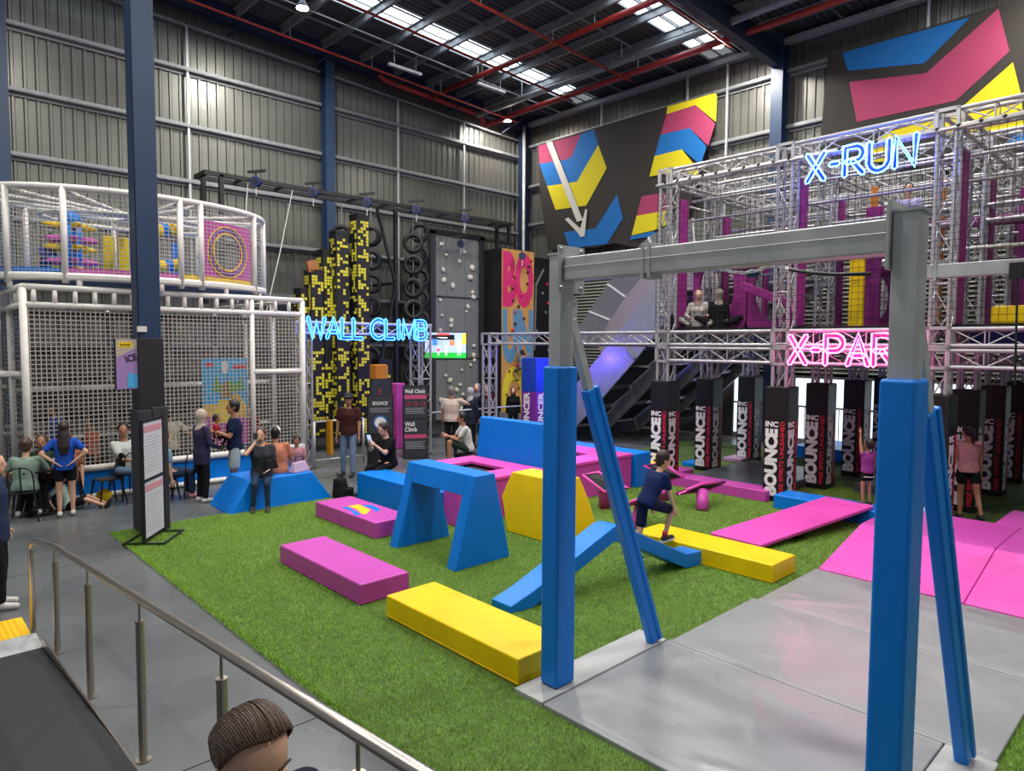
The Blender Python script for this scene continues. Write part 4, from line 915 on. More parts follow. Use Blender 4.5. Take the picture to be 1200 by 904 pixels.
# towers with yellow tiles
TY = M('tile_yellow', '#d9cd3c', rough=.45, var=.12, vscale=4); TB = M('tower_black', '#16161a', rough=.5)
tow = []
for px_, py_, yy_, lab in ((356, 339, 17.9, 'shortest black tower with yellow window tiles, leftmost'), (368, 318, 17.75, 'second shortest black and yellow tiled tower'), (382, 294, 17.75, 'middle black and yellow tiled tower, third tallest'), (397, 272, 17.5, 'second tallest black and yellow tiled tower'), (421, 253, 17.3, 'tallest black and yellow tiled tower beside the tyres'), (447, 422, 17.3, 'short black and yellow tiled stub right of the tallest tower')):
    q_ = PY(px_, py_, yy_); tow.append((q_.x, .40, q_.z, lab, yy_))
for x, w_, h_, lab, yt in tow:
    t = thing('climbing_tower', lab, 'tower', (x, yt, .14), 0, 'tiled climbing towers')
    h_ -= .14
    box(-w_/2, w_/2, -w_/2, w_/2, 0, h_).build('core', TB, t); box(-w_/2-.01, w_/2+.01, -w_/2-.01, w_/2+.01, h_-.06, h_+.02).build('cap', TB, t)
    m = MB(); p = .0875; n = int(w_/p); r = random.Random(int(x*100)); e = (w_-n*p)/2; rows = int((h_-.2)/p)
    on = [[0]*(2*n) for _ in range(rows)]
    for _ in range(int(rows*n*.62)):
        i, j = r.randrange(rows), r.randrange(2*n)
        if r.random() < .5:
            for k in range(r.randrange(1, 4)):
                if i+k < rows: on[i+k][j] = 1
        else:
            for k in range(r.randrange(1, 4)):
                if j+k < 2*n: on[i][j+k] = 1
    for i in range(rows):
        for j in range(2*n):
            if not on[i][j]: continue
            z = .08+i*p; a = .008; 
            if j < n: y0 = w_/2-e-(j+1)*p; m.box(-w_/2-.008, -w_/2+.001, y0+a, y0+p-a, z+a, z+p-a)
            else: x0 = -w_/2+e+(j-n)*p; m.box(x0+a, x0+p-a, -w_/2-.008, -w_/2+.001, z+a, z+p-a)
    o = m.build('window_tiles', TY, t, fix=False); o['kind'] = 'stuff'
# tyre chains
TYR = M('tyre_rubber', '#161617', rough=.6)
tym = MB(); a = [math.radians(q) for q in range(0, 360, 15)]
prf = [(-.085, .19), (-.1, .22), (-.1, .27), (-.075, .315), (0, .325), (.075, .315), (.1, .27), (.1, .22), (.085, .19), (.05, .20), (-.05, .20)]
vs = [(d, rr*math.cos(q), rr*math.sin(q)) for q in a for d, rr in prf]; n = len(prf); N = len(a)
tym.add(vs, [(i*n+k, i*n+(k+1) % n, ((i+1) % N)*n+(k+1) % n, ((i+1) % N)*n+k) for i in range(N) for k in range(n)]); tyme = tym.mesh('tyre', TYR, smooth=True)
for lab, x, y, zs in (('left of the two free hanging tyre chains', 12.15, 17.3, [1.2, 1.85, 2.5, 3.2, 3.85, 4.5, 5.2, 5.85]), ('right of the two free hanging tyre chains', 12.6, 17.6, [2.2, 2.9, 3.55, 4.2, 4.85, 5.55, 6.25]),
                      ('tyre chain right beside the tallest tiled tower', 11.05, 17.9, [2.4, 3.15, 3.9, 4.6, 5.3, 6.0]), ('tyre chain half hidden between the two tallest towers', 10.3, 18.3, [2.4, 3.1, 3.9, 4.6, 5.3, 6.0])):
    t = thing('tyre_chain', lab, 'tyres', (x, y, 0), math.radians(-38-90), 'hanging tyre chains')
    for i, z in enumerate(zs): inst(tyme, 'tyre', t, Matrix.Translation((.0, .0, z)) @ Matrix.Rotation(math.radians((i*37) % 30-15), 4, 'Z') @ Matrix.Scale(.98, 4))
    MB().tube([(0, 0, zs[0]), (0, 0, 7.0)], .012, 6).build('chain', GALVD, t)
# belay gantry
ga = thing('belay_gantry', 'long black steel gantry above the climbing towers', 'gantry', (11, 17, 0)); L = ga.location
ZG = 6.78
for y in (16.75, 17.35): MB().bar(V((5.85, y, ZG))-L, V((15.75, y, ZG))-L, .1, .1).build('beam', BLK, ga)
for x in (5.9, 15.7): lb(x-.05, x+.05, 16.75, 17.35, ZG-.05, ZG+.05, L).build('end_beam', BLK, ga)
MB().bar(V((13.3, 18.3, 6.45))-L, V((17.2, 18.3, 6.45))-L, .1, .1).build('beam', BLK, ga)
for x in np.linspace(6.8, 15.2, 9): lb(x-.03, x+.03, 16.8, 17.3, ZG-.03, ZG+.03, L).build('cross_tie', BLK, ga)
for x, y in ((6.25, 16.75), (6.05, 17.35), (11.55, 17.35), (15.6, 17.35), (15.6, 16.75)):
    z0 = .14 if x > 7 else 3.75
    if x > 15 and y < 17: z0 = 6.2
    lb(x-.05, x+.05, y-.05, y+.05, z0, ZG, L).build('post', BLK, ga)
for a_, b_ in (((10.9, 17.35, ZG), (11.5, 17.35, 4.7)), ((11.0, 17.35, 2.2), (11.5, 17.35, 4.4)), ((11.5, 17.35, 4.6), (11.5, 19.6, 4.6))): MB().bar(V(a_)-L, V(b_)-L, .07, .07).build('strut', BLK, ga)
BEL = M('belay_blue', '#1b2c63', rough=.4)
belpx = [((300, 213), 'first blue belay device from the left on the gantry', 16.7), ((367, 226), 'second blue belay device from the left, above the tiled towers', 16.7), ((430, 238), 'blue belay device at the top of the tallest tiled tower', 16.7), ((488, 246), 'blue belay device above the tyre chains', 16.7), ((545, 256), 'rightmost blue belay device on the front gantry beam', 16.7), ((540, 286), 'blue belay device hanging low in front of the clear climbing wall', 17.6), ((612, 300), 'blue belay device in front of the lettered climbing wall', 16.75)]
for (px, py), lab, yy in belpx:
    p = PY(px, py, yy-.12); t = thing('belay_device', lab, 'belay device', p, math.radians(-43), 'belay devices')
    MB().disc((0, -.07, 0), (0, 1, 0), .125, .14, 18).build('case', BEL, t, bevel=.01); MB().disc((0, -.09, 0), (0, 1, 0), .07, .03, 14).build('hub', BLK, t)
    MB().bar((0, 0, .1), (0, 0, .24), .05, .03).build('hanger', BLK, t)
    MB().tube([(0, -.0, -.1), (0, 0, -.34)], .012, 6).build('webbing', WHITEP, t)
    if px < 600: MB().bar((-.22, .05, .24), (.22, .05, .28), .05, .06).build('outrigger', BLK, t)
# ropes
for i, (a_, b_, lab) in enumerate((((6.9, 16.75, 6.75), (6.45, 16.4, 3.75), 'pale rope hanging down left of the tiled towers'), ((8.05, 16.75, 6.75), (7.2, 16.5, 3.6), 'slanted pale rope from the second belay device'))):
    tag(MB().tube([a_, V(a_).lerp(V(b_), .5)+V((0, 0, -.1)), b_], .012, 6).build('rope', WHITEP), lab, 'rope')
tag(MB().bar(PY(360, 313, 17.6), PY(371, 311, 17.6), .12, .3).build('wooden_cradle', M('varnished_wood', '#a8673a', rough=.5)), 'small wooden cradle on top of the second tiled tower', 'crate')
# clear climbing wall
cw = thing('climbing_wall', 'tall clear climbing wall with pale holds in a dark frame', 'climbing wall', (14.4, 18.0, .14)); L = cw.location
FRD = M('dark_grey_frame', '#3a3b3d', rough=.5, metal=.3)
for x in (13.35, 15.45): lb(x-.1, x+.1, 17.9, 18.1, .14, 6.45, L).build('frame_post', FRD, cw)
lb(13.25, 15.55, 17.9, 18.1, 6.35, 6.5, L).build('frame_head', FRD, cw)
lb(13.25, 15.55, 18.5, 18.6, .14, 6.0, L).build('back_panel', M('smoky_panel', '#45484a', rough=.5, var=.3, vscale=1.5), cw)
PC = M('clear_polycarbonate', '#aeb3ae', rough=.15, alpha=.28, spec=.8)
for k in range(3): lb(13.47, 15.33, 17.97, 17.985, .3+k*2.04, 2.3+k*2.04, L).build('clear_panel', PC, cw)
for z in (2.32, 4.36): lb(13.45, 15.35, 17.95, 18.0, z-.03, z+.01, L).build('rail', FRD, cw)
for x in (13.95, 14.75): lb(x-.015, x+.015, 17.98, 18.0, .3, 6.3, L).build('mullion', FRD, cw)
rr = random.Random(5); HW = M('pale_hold', '#cfc9b8', rough=.6)
hx = MB().ell((0, 0, 0), .09, .05, .07, 8, 6).mesh('hold', HW, smooth=True)
for i in range(34):
    z = .6+i*.165; inst(hx, 'hold', cw, Matrix.Translation(V((13.65+rr.random()*1.5, 17.94, z))-L) @ Matrix.Rotation(rr.random()*3, 4, 'Y') @ Matrix.Scale(.7+rr.random()*.7, 4))
bm_ = MB().disc((0, 0, 0), (0, -1, 0), .018, .01, 8).mesh('fixing', CHROME)
for x in (13.5, 15.3):
    for z in np.arange(.5, 6.3, .38): inst(bm_, 'fixing', cw, Matrix.Translation(V((x, 17.965, z))-L))
# lettered timber climbing wall
lw = thing('climbing_wall', 'timber coloured climbing wall with giant pink, blue and yellow letters', 'climbing wall', (16.3, 17.5, .14)); L = lw.location
WD = M('plywood', '#c6924c', rough=.6, var=.15, vscale=3, stretch=(2, 2, .4)); W0, W1 = 15.52, 17.05
lb(W0, W1, 17.02, 18.3, .14, 6.02, L).build('core', DARK, lw)
for k in range(4): lb(W0+.01, W1-.01, 17.0, 17.02, .2+k*1.455, .2+(k+1)*1.455-.01, L).build('panel', WD, lw)
LPK = M('paint_pink', '#d02a68', rough=.6); LBL = M('paint_blue', '#5b8ca3', rough=.6); LYL = M('paint_yellow', '#dccb2b', rough=.6)
text('BO', lw, V((W0+.04, 16.997, 4.05))-L, (1, 0, 0), (0, 0, 1), 1.45, 1.9, LPK, .006, .06); text('UN', lw, V((W0+.04, 16.997, 2.15))-L, (1, 0, 0), (0, 0, 1), 1.45, 1.85, LBL, .006, .06)
text('CE', lw, V((W0+.04, 16.997, .2))-L, (1, 0, 0), (0, 0, 1), 1.45, 1.85, LYL, .006, .06)
for i in range(26):
    inst(hx, 'hold', lw, Matrix.Translation(V((W0+.15+rr.random()*1.25, 16.96, .7+i*.2))-L) @ Matrix.Rotation(rr.random()*3, 4, 'Y') @ Matrix.Scale(.55+rr.random()*.4, 4)).data = MB().ell((0, 0, 0), .07, .05, .06, 8, 6).mesh('hold', [M('dark_hold', '#5a2f24', rough=.6), REDP, BLK][i % 3], smooth=True)
dw = thing('climbing_wall', 'narrow black climbing wall right of the lettered wall', 'climbing wall', (18, 17.7, .14)); L = dw.location
lb(17.12, 18.7, 17.3, 18.4, .14, 5.9, L).build('core', DARK, dw)
for i in range(14): inst(hx, 'hold', dw, Matrix.Translation(V((17.3+rr.random()*1.1, 17.27, .9+i*.34))-L) @ Matrix.Scale(.6, 4)).data = MB().ell((0, 0, 0), .09, .06, .09, 8, 6).mesh('hold', [REDP, GALVD][i % 2], smooth=True)
MB().bar(V((17.35, 17.22, 4.9))-L, V((17.75, 17.22, 5.5))-L, .06, .06).build('edge_strip', CHROME, dw); MB().bar(V((17.3, 17.22, 2.6))-L, V((17.35, 17.22, 4.9))-L, .06, .06).build('edge_strip', CHROME, dw)

# ---- entrance truss of the climbing hall, rails, screen, boards
en = thing('entrance_truss', 'aluminium truss gateway holding the blue neon sign', 'truss', (0, 0, 0))
truss((7.0, 14.15, .05), (7.0, 14.15, 3.3), en, 'truss_post'); truss((10.15, 14.15, .05), (10.15, 14.15, 3.3), en, 'truss_post', w_=.42)
truss((6.9, 14.15, 3.14), (10.4, 14.15, 3.14), en)
br = thing('barrier_rail', 'grey tubular barrier along the climbing hall edge', 'rail', (0, 0, 0))
def railp(pts, r=.022): MB().tube(pts, r, 8).build('tube', GALV, br, smooth=True)
railp([(7.15, 14.0, 1.05), (8.4, 14.0, 1.05)]); railp([(7.15, 14.0, .18), (8.4, 14.0, .18)])
for x in (7.15, 8.4, 10.35, 12.6): railp([(x, 14.0, 0), (x, 14.0, 1.05)], .03)
railp([(10.35, 14.0, 1.05), (12.6, 14.0, 1.05), (14.8, 13.9, 1.05)])
for i in range(26): MB().tube([(7.2+i*.047, 14.0, .2), (7.2+i*.047, 14.0, 1.03)], .004, 4).build('wire', BLK, br)
# hanging screen
dirv = (PY(522, 405, 14.2)); scn = thing('hanging_screen', 'wall mounted screen showing cartoon figures beside the blue neon sign', 'screen', dirv, math.radians(-46))
Wd, Hd = 1.08, .66
box(-Wd/2-.02, Wd/2+.02, 0, .06, -Hd/2-.02, Hd/2+.02).build('bezel', BLK, scn); 
def emis(n_, c, e=1.1): return M(n_, c, rough=.5, emit=e)
def pic(poly, mat, d): MB().prism([(a*Wd-Wd/2, -d, b*Hd-Hd/2) for a, b in poly], (0, -.001, 0)).build('picture', mat, scn)
R4 = lambda a, b, c, d: [(a, b), (c, b), (c, d), (a, d)]
pic(R4(0, 0, 1, 1), emis('screen_lilac', '#9fb2dd'), .001); pic(R4(0, 0, 1, .22), emis('screen_green', '#1fae3a'), .003); pic(R4(0, .72, .72, .92), emis('screen_black', '#101014', .1), .003); pic(R4(.3, .9, .6, .98), emis('screen_red', '#e0483c'), .005)
pic(R4(.9, .55, 1, .98), emis('screen_yellow', '#e6d13c'), .003); pic(R4(.04, .78, .55, .82), emis('screen_white', '#f2f2f6', 1.2), .005); pic(R4(.6, .5, .72, .7), emis('screen_orange', '#e07a50'), .004); pic(R4(.18, .5, .3, .75), emis('screen_blue', '#3f7be0'), .004)
for cx2, s in ((.33, .5), (.52, .55), (.83, .85)):
    pic([(cx2+.05*s*math.cos(t_), .12+.62*s+.09*s*math.sin(t_)) for t_ in np.linspace(0, 6.28, 13)[:-1]], MATS['screen_white'], .006)
    pic([(cx2-.05*s, .12+.28*s), (cx2+.05*s, .12+.28*s), (cx2+.07*s, .12+.52*s), (cx2-.07*s, .12+.52*s)], (MATS['screen_red'] if cx2 < .4 else MATS['screen_white']), .006)
    for d in (-.04, .025): pic([(cx2+d*s, .1), (cx2+(d+.02)*s, .1), (cx2+(d+.02)*s, .12+.3*s), (cx2+d*s, .12+.3*s)], MATS['screen_white'], .006)
_a = V((10.3, 14.2, 3.0))-scn.location; _a.rotate(Matrix.Rotation(math.radians(46), 3, 'Z')); MB().tube([(0, .05, .1), (0, .1, .15), _a], .02, 8).build('arm', BLK, scn)
# information boards
BRD = M('board_slate', '#33363c', rough=.5); BRP = M('board_pink', '#c34a76', rough=.5); GRY = M('board_text_grey', '#a6a8ad', rough=.5)
def board(label, px, py0, py1, Y, w_, panels, base=True):
    a = PY(px, py1, Y); b = PY(px, py0, Y); t = thing('info_board', label, 'board', (a.x, Y, 0 if base else a.z), math.radians(-28)); H = b.z-(0 if base else a.z)
    box(-w_/2, w_/2, 0, .04, .02, H).build('frame', BLK, t, bevel=.005)
    if base: box(-w_/2, w_/2, -.18, .22, 0, .03).build('foot', BLK, t)
    z = H-.03
    for ph, items in panels:
        pn_ = box(-w_/2+.03, w_/2-.03, -.004, 0, z-ph, z).build('panel', BRD, t)
        for it in items:
            if it[0] == 't': text(it[1], t, (-w_/2+it[2]*w_, -.006, z-it[3]), (1, 0, 0), (0, 0, 1), it[4]*w_, it[5], WHT if len(it) < 7 else it[6], .002, .02)
            elif it[0] == 'r': box(-w_/2+.04, w_/2-.04, -.007, -.004, z-it[1]-it[2], z-it[1]).build('band', BRP, t)
            elif it[0] == 'c':
                for q in it[1]:
                    MB().tube([(q*w_-w_/2+.045*math.cos(s), -.008, z-it[2]+.045*math.sin(s)) for s in np.linspace(0, 6.28, 17)[:-1]], .007, 5, closed=True).build('icon', REDP, t)
            elif it[0] == 'l':
                for q in range(it[1]): box(-w_/2+.06+.01*(q % 3), w_/2-.07-.02*((q*7) % 4), -.006, -.004, z-it[2]-q*.04-.012, z-it[2]-q*.04).build('text_line', GRY, t)
            elif it[0] == 'd': MB().disc((0, -.004-(.003 if it[2] < .14 else 0), z-it[1]), (0, -1, 0), it[2], .003, 24).build('dial', it[3], t)
        z -= ph+.03
    return t
board('tall dark two panel sign headed Wall Climb beside the rail', 487, 452, 534, 13.75, .62, [
    (.78, [('t', 'Wall Climb', .08, .16, .8, .1), ('r', .2, .1), ('c', (.2, .5, .8), .42), ('l', 4, .52)]), (.92, [('t', 'Wall', .08, .16, .38, .11), ('t', 'Climb', .08, .29, .48, .11), ('r', .36, .1), ('l', 5, .54)])])
b_ = board('dark notice board with a round yellow dial behind the seated woman', 446, 463, 536, 13.3, .6, [
    (.85, [('t', 'BOUNCE!', .22, .2, .56, .08), ('l', 3, .27), ('d', .6, .16, M('dial_blue', '#2e6fb5', rough=.5)), ('d', .6, .125, WHT)])])
board('grey warning panel behind the round dial notice board', 447, 444, 536, 14.6, .55, [(.6, [('t', '!', .42, .42, .06, .2, REDP)])])
pad_box('padded_block', 'pink padded block standing between the two notice boards', 'block', 10.12, 10.4, 15.2, 15.5, .0, 1.75, PINK)
pad_box('padded_block', 'orange padded block behind the grey warning panel', 'block', 9.62, 9.98, 15.4, 15.7, .0, 2.25, MATS['orange_vinyl'])

# ---- screen on the portal column and black sign stand
cs = thing('poster_screen', 'portrait poster screen fixed to the black portal column', 'screen', (2.76, 10.9, 2.13), math.radians(5))
box(-.24, .1, -.06, -.0, 0, .72).build('bezel', BLK, cs)
box(-.235, .09, -.066, -.061, .005, .715).build('poster', M('poster_lilac', '#a080b8', rough=.4), cs)
MB().prism([(-.235, -.068, .45), (.09, -.068, .62), (.09, -.068, .715), (-.235, -.068, .715)], (0, -.001, 0)).build('print', M('poster_cream', '#b8ac98', rough=.4), cs)
box(-.2, -.02, -.071, -.069, .6, .67).build('print', YEL, cs)
MB().prism([(-.1, -.07, .02), (.04, -.07, .02), (.06, -.07, .2), (-.08, -.07, .24)], (0, -.001, 0)).build('print', M('poster_cyan', '#4ba6d6', rough=.4), cs)
text('ICE', cs, (-.1, -.072, .38), (1, 0, .25), (-.25, 0, 1), .15, .1, BLK, .001)
text('BACKYARD', cs, (-.18, -.073, .62), (1, 0, 0), (0, 0, 1), .14, .03, BLK, .001)
st = thing('sign_stand', 'black framed two panel sign stand on the corner of the turf', 'sign', (2.86, 10.42, .02), math.radians(52))
m = MB(); 
for x in (-.33, .33): m.box(x-.02, x+.02, -.02, .02, 0, 1.72)
for z in (1.7, .88, .06): m.box(-.33, .33, -.02, .02, z-.02, z+.02)
m.build('frame', BLK, st)
for x in (-.33, .33): box(x-.02, x+.02, -.28, .28, 0, .03).build('foot', BLK, st)
for y in (-.28, .25): box(-.33, .33, y, y+.03, 0, .03).build('foot', BLK, st)
for z0, z1 in ((.08, .86), (.9, 1.68)):
    box(-.31, .31, -.01, .01, z0, z1).build('panel', M('sign_white', '#c9c9cb', rough=.5), st)
    for q in range(12): box(-.25, .12+.1*((q*5) % 3)/2, -.013, -.010, z1-.2-q*.045, z1-.19-q*.045).build('text_line', GRY, st)
    box(-.28, .28, -.014, -.010, z1-.14, z1-.05).build('band', M('sign_pale_red', '#c98e93', rough=.5), st)
# ================================================================ PEOPLE
SKIN = {'light': M('skin_light', '#d3a387', rough=.55, var=.04), 'tan': M('skin_tan', '#a8765a', rough=.55, var=.04), 'brown': M('skin_brown', '#7d5540', rough=.55, var=.04)}
HAIR = {'black': M('hair_black', '#16120f', rough=.5, bump=.2, bscale=90, stretch=(2, 2, .35)), 'brown': M('hair_brown', '#4a3325', rough=.45, bump=.2, bscale=90, stretch=(2, 2, .35)), 'dark': M('hair_dark_brown', '#251811', rough=.45, bump=.2, bscale=90, stretch=(2, 2, .35)), 'grey': M('hair_grey', '#6d655c', rough=.6)}
def cloth(name, c, **k): return M(name, c, rough=.85, var=.1, vscale=14, bump=.5, bscale=9, spec=.2, **k)
SHOEW = M('shoe_white', '#c9c6c0', rough=.6); SHOEB = M('shoe_black', '#1a1a1c', rough=.6); EYEM = M('eye_dark', '#1d1410', rough=.3); LIPM = M('lips', '#8d4b42', rough=.5)
def ik(a, b, l1, l2, pole):
    a = V(a); b = V(b); d = b-a; L = min(d.length, (l1+l2)*.998); L = max(L, abs(l1-l2)+.01); dn = d.normalized(); b = a+dn*L
    x = (l1*l1-l2*l2+L*L)/(2*L); h = math.sqrt(max(0, l1*l1-x*x)); p = V(pole)-dn*V(pole).dot(dn)
    p = p.normalized() if p.length > 1e-4 else dn.orthogonal().normalized()
    return a+dn*x+p*h, b
def remesh(mb, voxel, mat, name, extra=None, smooth_it=4, mod=None):
    me = mb.mesh('tmp', mat, fix=True); ob = bpy.data.objects.new('tmp', me); COL.objects.link(ob)
    r = ob.modifiers.new('r', 'REMESH'); r.mode = 'VOXEL'; r.voxel_size = voxel; r.use_smooth_shade = True
    s = ob.modifiers.new('s', 'SMOOTH'); s.factor = .5; s.iterations = smooth_it
    dg = bpy.context.evaluated_depsgraph_get(); dg.update(); out = bpy.data.meshes.new_from_object(ob.evaluated_get(dg)); out.name = name
    bpy.data.objects.remove(ob); bpy.data.meshes.remove(me)
    out.materials.clear(); out.materials.append(mat)
    if extra:
        bm = bmesh.new(); bm.from_mesh(out); e = extra.mesh('e', mat, True); bm.from_mesh(e); bm.to_mesh(out); bm.free(); bpy.data.meshes.remove(e)
    out.polygons.foreach_set('use_smooth', [True]*len(out.polygons)); out.update(); return out
def ering(c, X, Y, rx, ry, n=14): return [V(c)+X*(rx*math.cos(2*math.pi*i/n))+Y*(ry*math.sin(2*math.pi*i/n)) for i in range(n)]
def person(label, pos, h=1.7, face=0., skin='light', hair='dark', hairstyle='short', top=None, sleeve='short', bottom=None, leg='long', pel=(0, 0, .93), lean=0., side=0., twist=0.,
           hl=None, hr_=None, fl=(-.10, 0, .08), fr=(.10, 0, .08), pl=None, pr=None, kl=(0, 1, 0), kr=(0, 1, 0), yaw=0., pitch=0., shoe=SHOEB, hs=1., girth=1., female=False, fist=False, hijab=None, cap=None, voxel=.013, hem=0., untuck=.0, feat=True, z=0., foot_l=None, foot_r=None, group=None, sole=None, sk=None, hsl=None, faceaway=False):
    t = thing('person', label, 'person', (pos[0], pos[1], pos[2] if len(pos) > 2 else 0), math.radians(face-90), group)
    S = h/1.7; sm = SKIN[skin]; P = V(pel)*S; la = math.radians(lean); sa = math.radians(side)
    up = V((math.sin(sa), math.sin(la), math.cos(la)*math.cos(sa))).normalized(); tw = math.radians(twist)
    hipX = V((1, 0, 0)); right = V((math.cos(tw), math.sin(tw), 0)); right = (right-up*right.dot(up)).normalized(); fwd = up.cross(right)
    wS = (.165 if female else .185)*S*girth**.5; hw = .092*S
    at = lambda d: P+up*(d*S)
    neck = at(.50); shL = at(.445)-right*wS; shR = at(.445)+right*wS
    ya = math.radians(yaw); pa_ = math.radians(pitch)
    hf = (fwd*math.cos(ya)-right*math.sin(ya)).normalized(); hf = V((hf.x, hf.y, hf.z*.3)).normalized(); hX = hf.cross(V((0, 0, 1))).normalized(); hf = (hf*math.cos(pa_)+V((0, 0, 1))*math.sin(pa_)).normalized(); hU = hX.cross(hf)
    HC = neck+up*(.055*S)+hU*(.115*S*hs)+hf*.02*S; hr2 = .105*S*hs
    HM = Matrix((hX, hf, hU)).transposed()
    UA, FA, TH, SH = .285*S, .25*S, .43*S, .42*S
    if hl is None: hl = (-.24, .06, P.z/S-.17)
    if hr_ is None: hr_ = (.24, .06, P.z/S-.17)
    elL, wrL = ik(shL, V(hl)*S, UA, FA, V(pl) if pl else (-.6, -1, -.3)); elR, wrR = ik(shR, V(hr_)*S, UA, FA, V(pr) if pr else (.6, -1, -.3))
    hpL = P-hipX*hw; hpR = P+hipX*hw
    knL, anL = ik(hpL, V(fl)*S, TH, SH, kl); knR, anR = ik(hpR, V(fr)*S, TH, SH, kr)
    def torso(mb, g, lo=-.06, hi=.47, sh=True):
        g0 = girth; chest = (.155 if not female else .14)*S
        secs = [(lo, .155, .115), (.0, .165, .118), (.12, .138 if female else .15, .10), (.25, .15 if female else .165, .112), (.36, .165 if female else .18, .115), (.43, .15, .085), (hi, .07, .06)]
        rings = []
        for d, rx, ry in secs:
            b = g0 if d < .3 else g0**.6
            X = hipX if d < .05 else right; rings.append(ering(at(d), X, up.cross(X).normalized(), rx*S*b+g, ry*S*b+g))
        mb.loft(rings)
        if female: 
            for s in (-1, 1): mb.ell(at(.31)+right*s*.07*S+fwd*.085*S*g0**.6, .062*S+g, .05*S+g, .06*S+g, 10, 8)
    b = MB(); torso(b, 0)
    b.cap(at(.42), neck+up*.06*S, .058*S, .052*S); 
    for sh, el, wr in ((shL, elL, wrL), (shR, elR, wrR)):
        b.cap(sh, el, .052*S, .038*S); b.cap(el, wr, .038*S, .025*S); b.cap(sh, at(.40), .055*S, .06*S)
    for hp, kn, an in ((hpL, knL, anL), (hpR, knR, anR)):
        b.cap(hp, kn, .078*S*girth**.5, .055*S); b.cap(kn, an, .053*S, .034*S)
        f = (kn-an); fd = V((0, 1, 0)) if foot_l is None else V(foot_l); b.cap(an+V((0, -.02*S, -.04*S)), an+fd*.15*S+V((0, 0, -.05*S)), .034*S, .026*S)
    # head: cranium, jaw, nose, ears
    b.ell(HC+hU*.015*S, hr2*.76, hr2*.95, hr2*1.05, 16, 12, HM); b.ell(HC-hU*.05*S*hs+hf*.022*S*hs, hr2*.6, hr2*.72, hr2*.72, 14, 10, HM)
    b.ell(HC+hf*hr2*.98-hU*.012*S*hs, .013*S*hs, .02*S*hs, .022*S*hs, 8, 6, HM)
    for s in (-1, 1): b.ell(HC+hX*s*hr2*.78-hU*.01*S-hf*.01*S, .01*S, .02*S, .028*S, 8, 6, HM)
    hd = MB()
    for sgn, el, wr in ((-1, elL, wrL), (1, elR, wrR)):
        d = (wr-el).normalized(); o_ = fwd-d*fwd.dot(d); o_ = o_.normalized() if o_.length > .1 else d.orthogonal().normalized(); s_ = d.cross(o_)
        pm_ = wr+d*.045*S; hd.ell(pm_, .014*S, .038*S, .05*S, 10, 8, Matrix((s_, o_, d)).transposed())
        cu = .6 if fist else .25
        for q, ln in ((-.026, .032), (-.009, .038), (.009, .036), (.026, .028)):
            r0 = wr+d*.085*S+o_*q*S; r1 = r0+(d-s_*sgn*cu*.6).normalized()*ln*S; r2 = r1+(d-s_*sgn*cu*2).normalized()*ln*.8*S
            hd.cap(r0, r1, .0085*S, .0078*S, 6); hd.cap(r1, r2, .0078*S, .0065*S, 6)
        r0 = wr+d*.03*S+o_*.03*S; r1 = r0+(d+o_).normalized()*.035*S; hd.cap(r0, r1, .010*S, .009*S, 6); hd.cap(r1, r1+d*.028*S, .009*S, .007*S, 6)
    me = remesh(b, voxel*min(1, S+.1), sm, 'body', hd); inst(me, 'body', t)
    # clothing
    if top:
        m = MB(); g = .019*S
        torso(m, g, lo=-.07-hem, hi=.475)
        for sh, el, wr in ((shL, elL, wrL), (shR, elR, wrR)):
            m.cap(at(.42), sh, .06*S, .062*S)
            if sleeve == 'long': m.cap(sh, el, .064*S, .052*S); m.cap(el, wr-(wr-el).normalized()*.01, .052*S, .038*S)
            elif sleeve == 'short': e = sh.lerp(el, .62); m.cap(sh, e, .064*S, .06*S)
        inst(remesh(m, .013, top, 'shirt'), 'shirt', t)
    if bottom:
        m = MB(); g = .006*S
        rings = [ering(at(d), hipX, up.cross(hipX).normalized(), rx*S*girth+g, ry*S*girth+g) for d, rx, ry in ((-.09, .13, .10), (-.03, .156, .112), (.02, .15, .108), (.05, .14, .10))]
        m.loft(rings)
        for hp, kn, an in ((hpL, knL, anL), (hpR, knR, anR)):
            if leg == 'long': m.cap(hp-V((0, 0, .02*S)), kn, .088*S*girth**.5, .068*S); m.cap(kn, an+(kn-an).normalized()*.03, .068*S, .052*S)
            elif leg == 'shorts': e = hp.lerp(kn, .80); m.cap(hp-V((0, 0, .02*S)), e, .090*S, .088*S)
            elif leg == 'brief': e = hp.lerp(kn, .5); m.cap(hp-V((0, 0, .02*S)), e, .090*S, .09*S)
            elif leg == 'tight': m.cap(hp, kn, .088*S, .06*S); m.cap(kn, an+(kn-an).normalized()*.04, .058*S, .04*S)
        inst(remesh(m, .013, bottom, 'trousers' if leg in ('long', 'tight') else 'shorts'), 'trousers' if leg in ('long', 'tight') else 'shorts', t)
    if shoe:
        for an, fd in ((anL, foot_l), (anR, foot_r or foot_l)):
            fd = V(fd).normalized() if fd else V((0, 1, 0)); m = MB(); u2 = V((0, 0, 1)); u2 = (u2-fd*u2.dot(fd)); u2 = u2.normalized() if u2.length > .1 else V((0, -1, 0))
            m.cap(an-fd*.03*S-u2*.03*S, an+fd*.14*S-u2*.045*S, .045*S, .036*S); m.cap(an-u2*.0*S, an-fd*.02*S-u2*.03*S, .042*S, .045*S)
            inst(remesh(m, .012, shoe, 'shoe', None, 2), 'shoe', t)
            if sole:
                sd = fd.cross(u2); q = [an+fd*a*S+sd*c*S-u2*.082*S for a, c in ((-.085, -.03), (-.085, .03), (.0, .04), (.12, .045), (.175, .02), (.175, -.02), (.12, -.045), (0, -.04))]
                MB().prism(q, u2*.028*S).build('sole', sole, t)
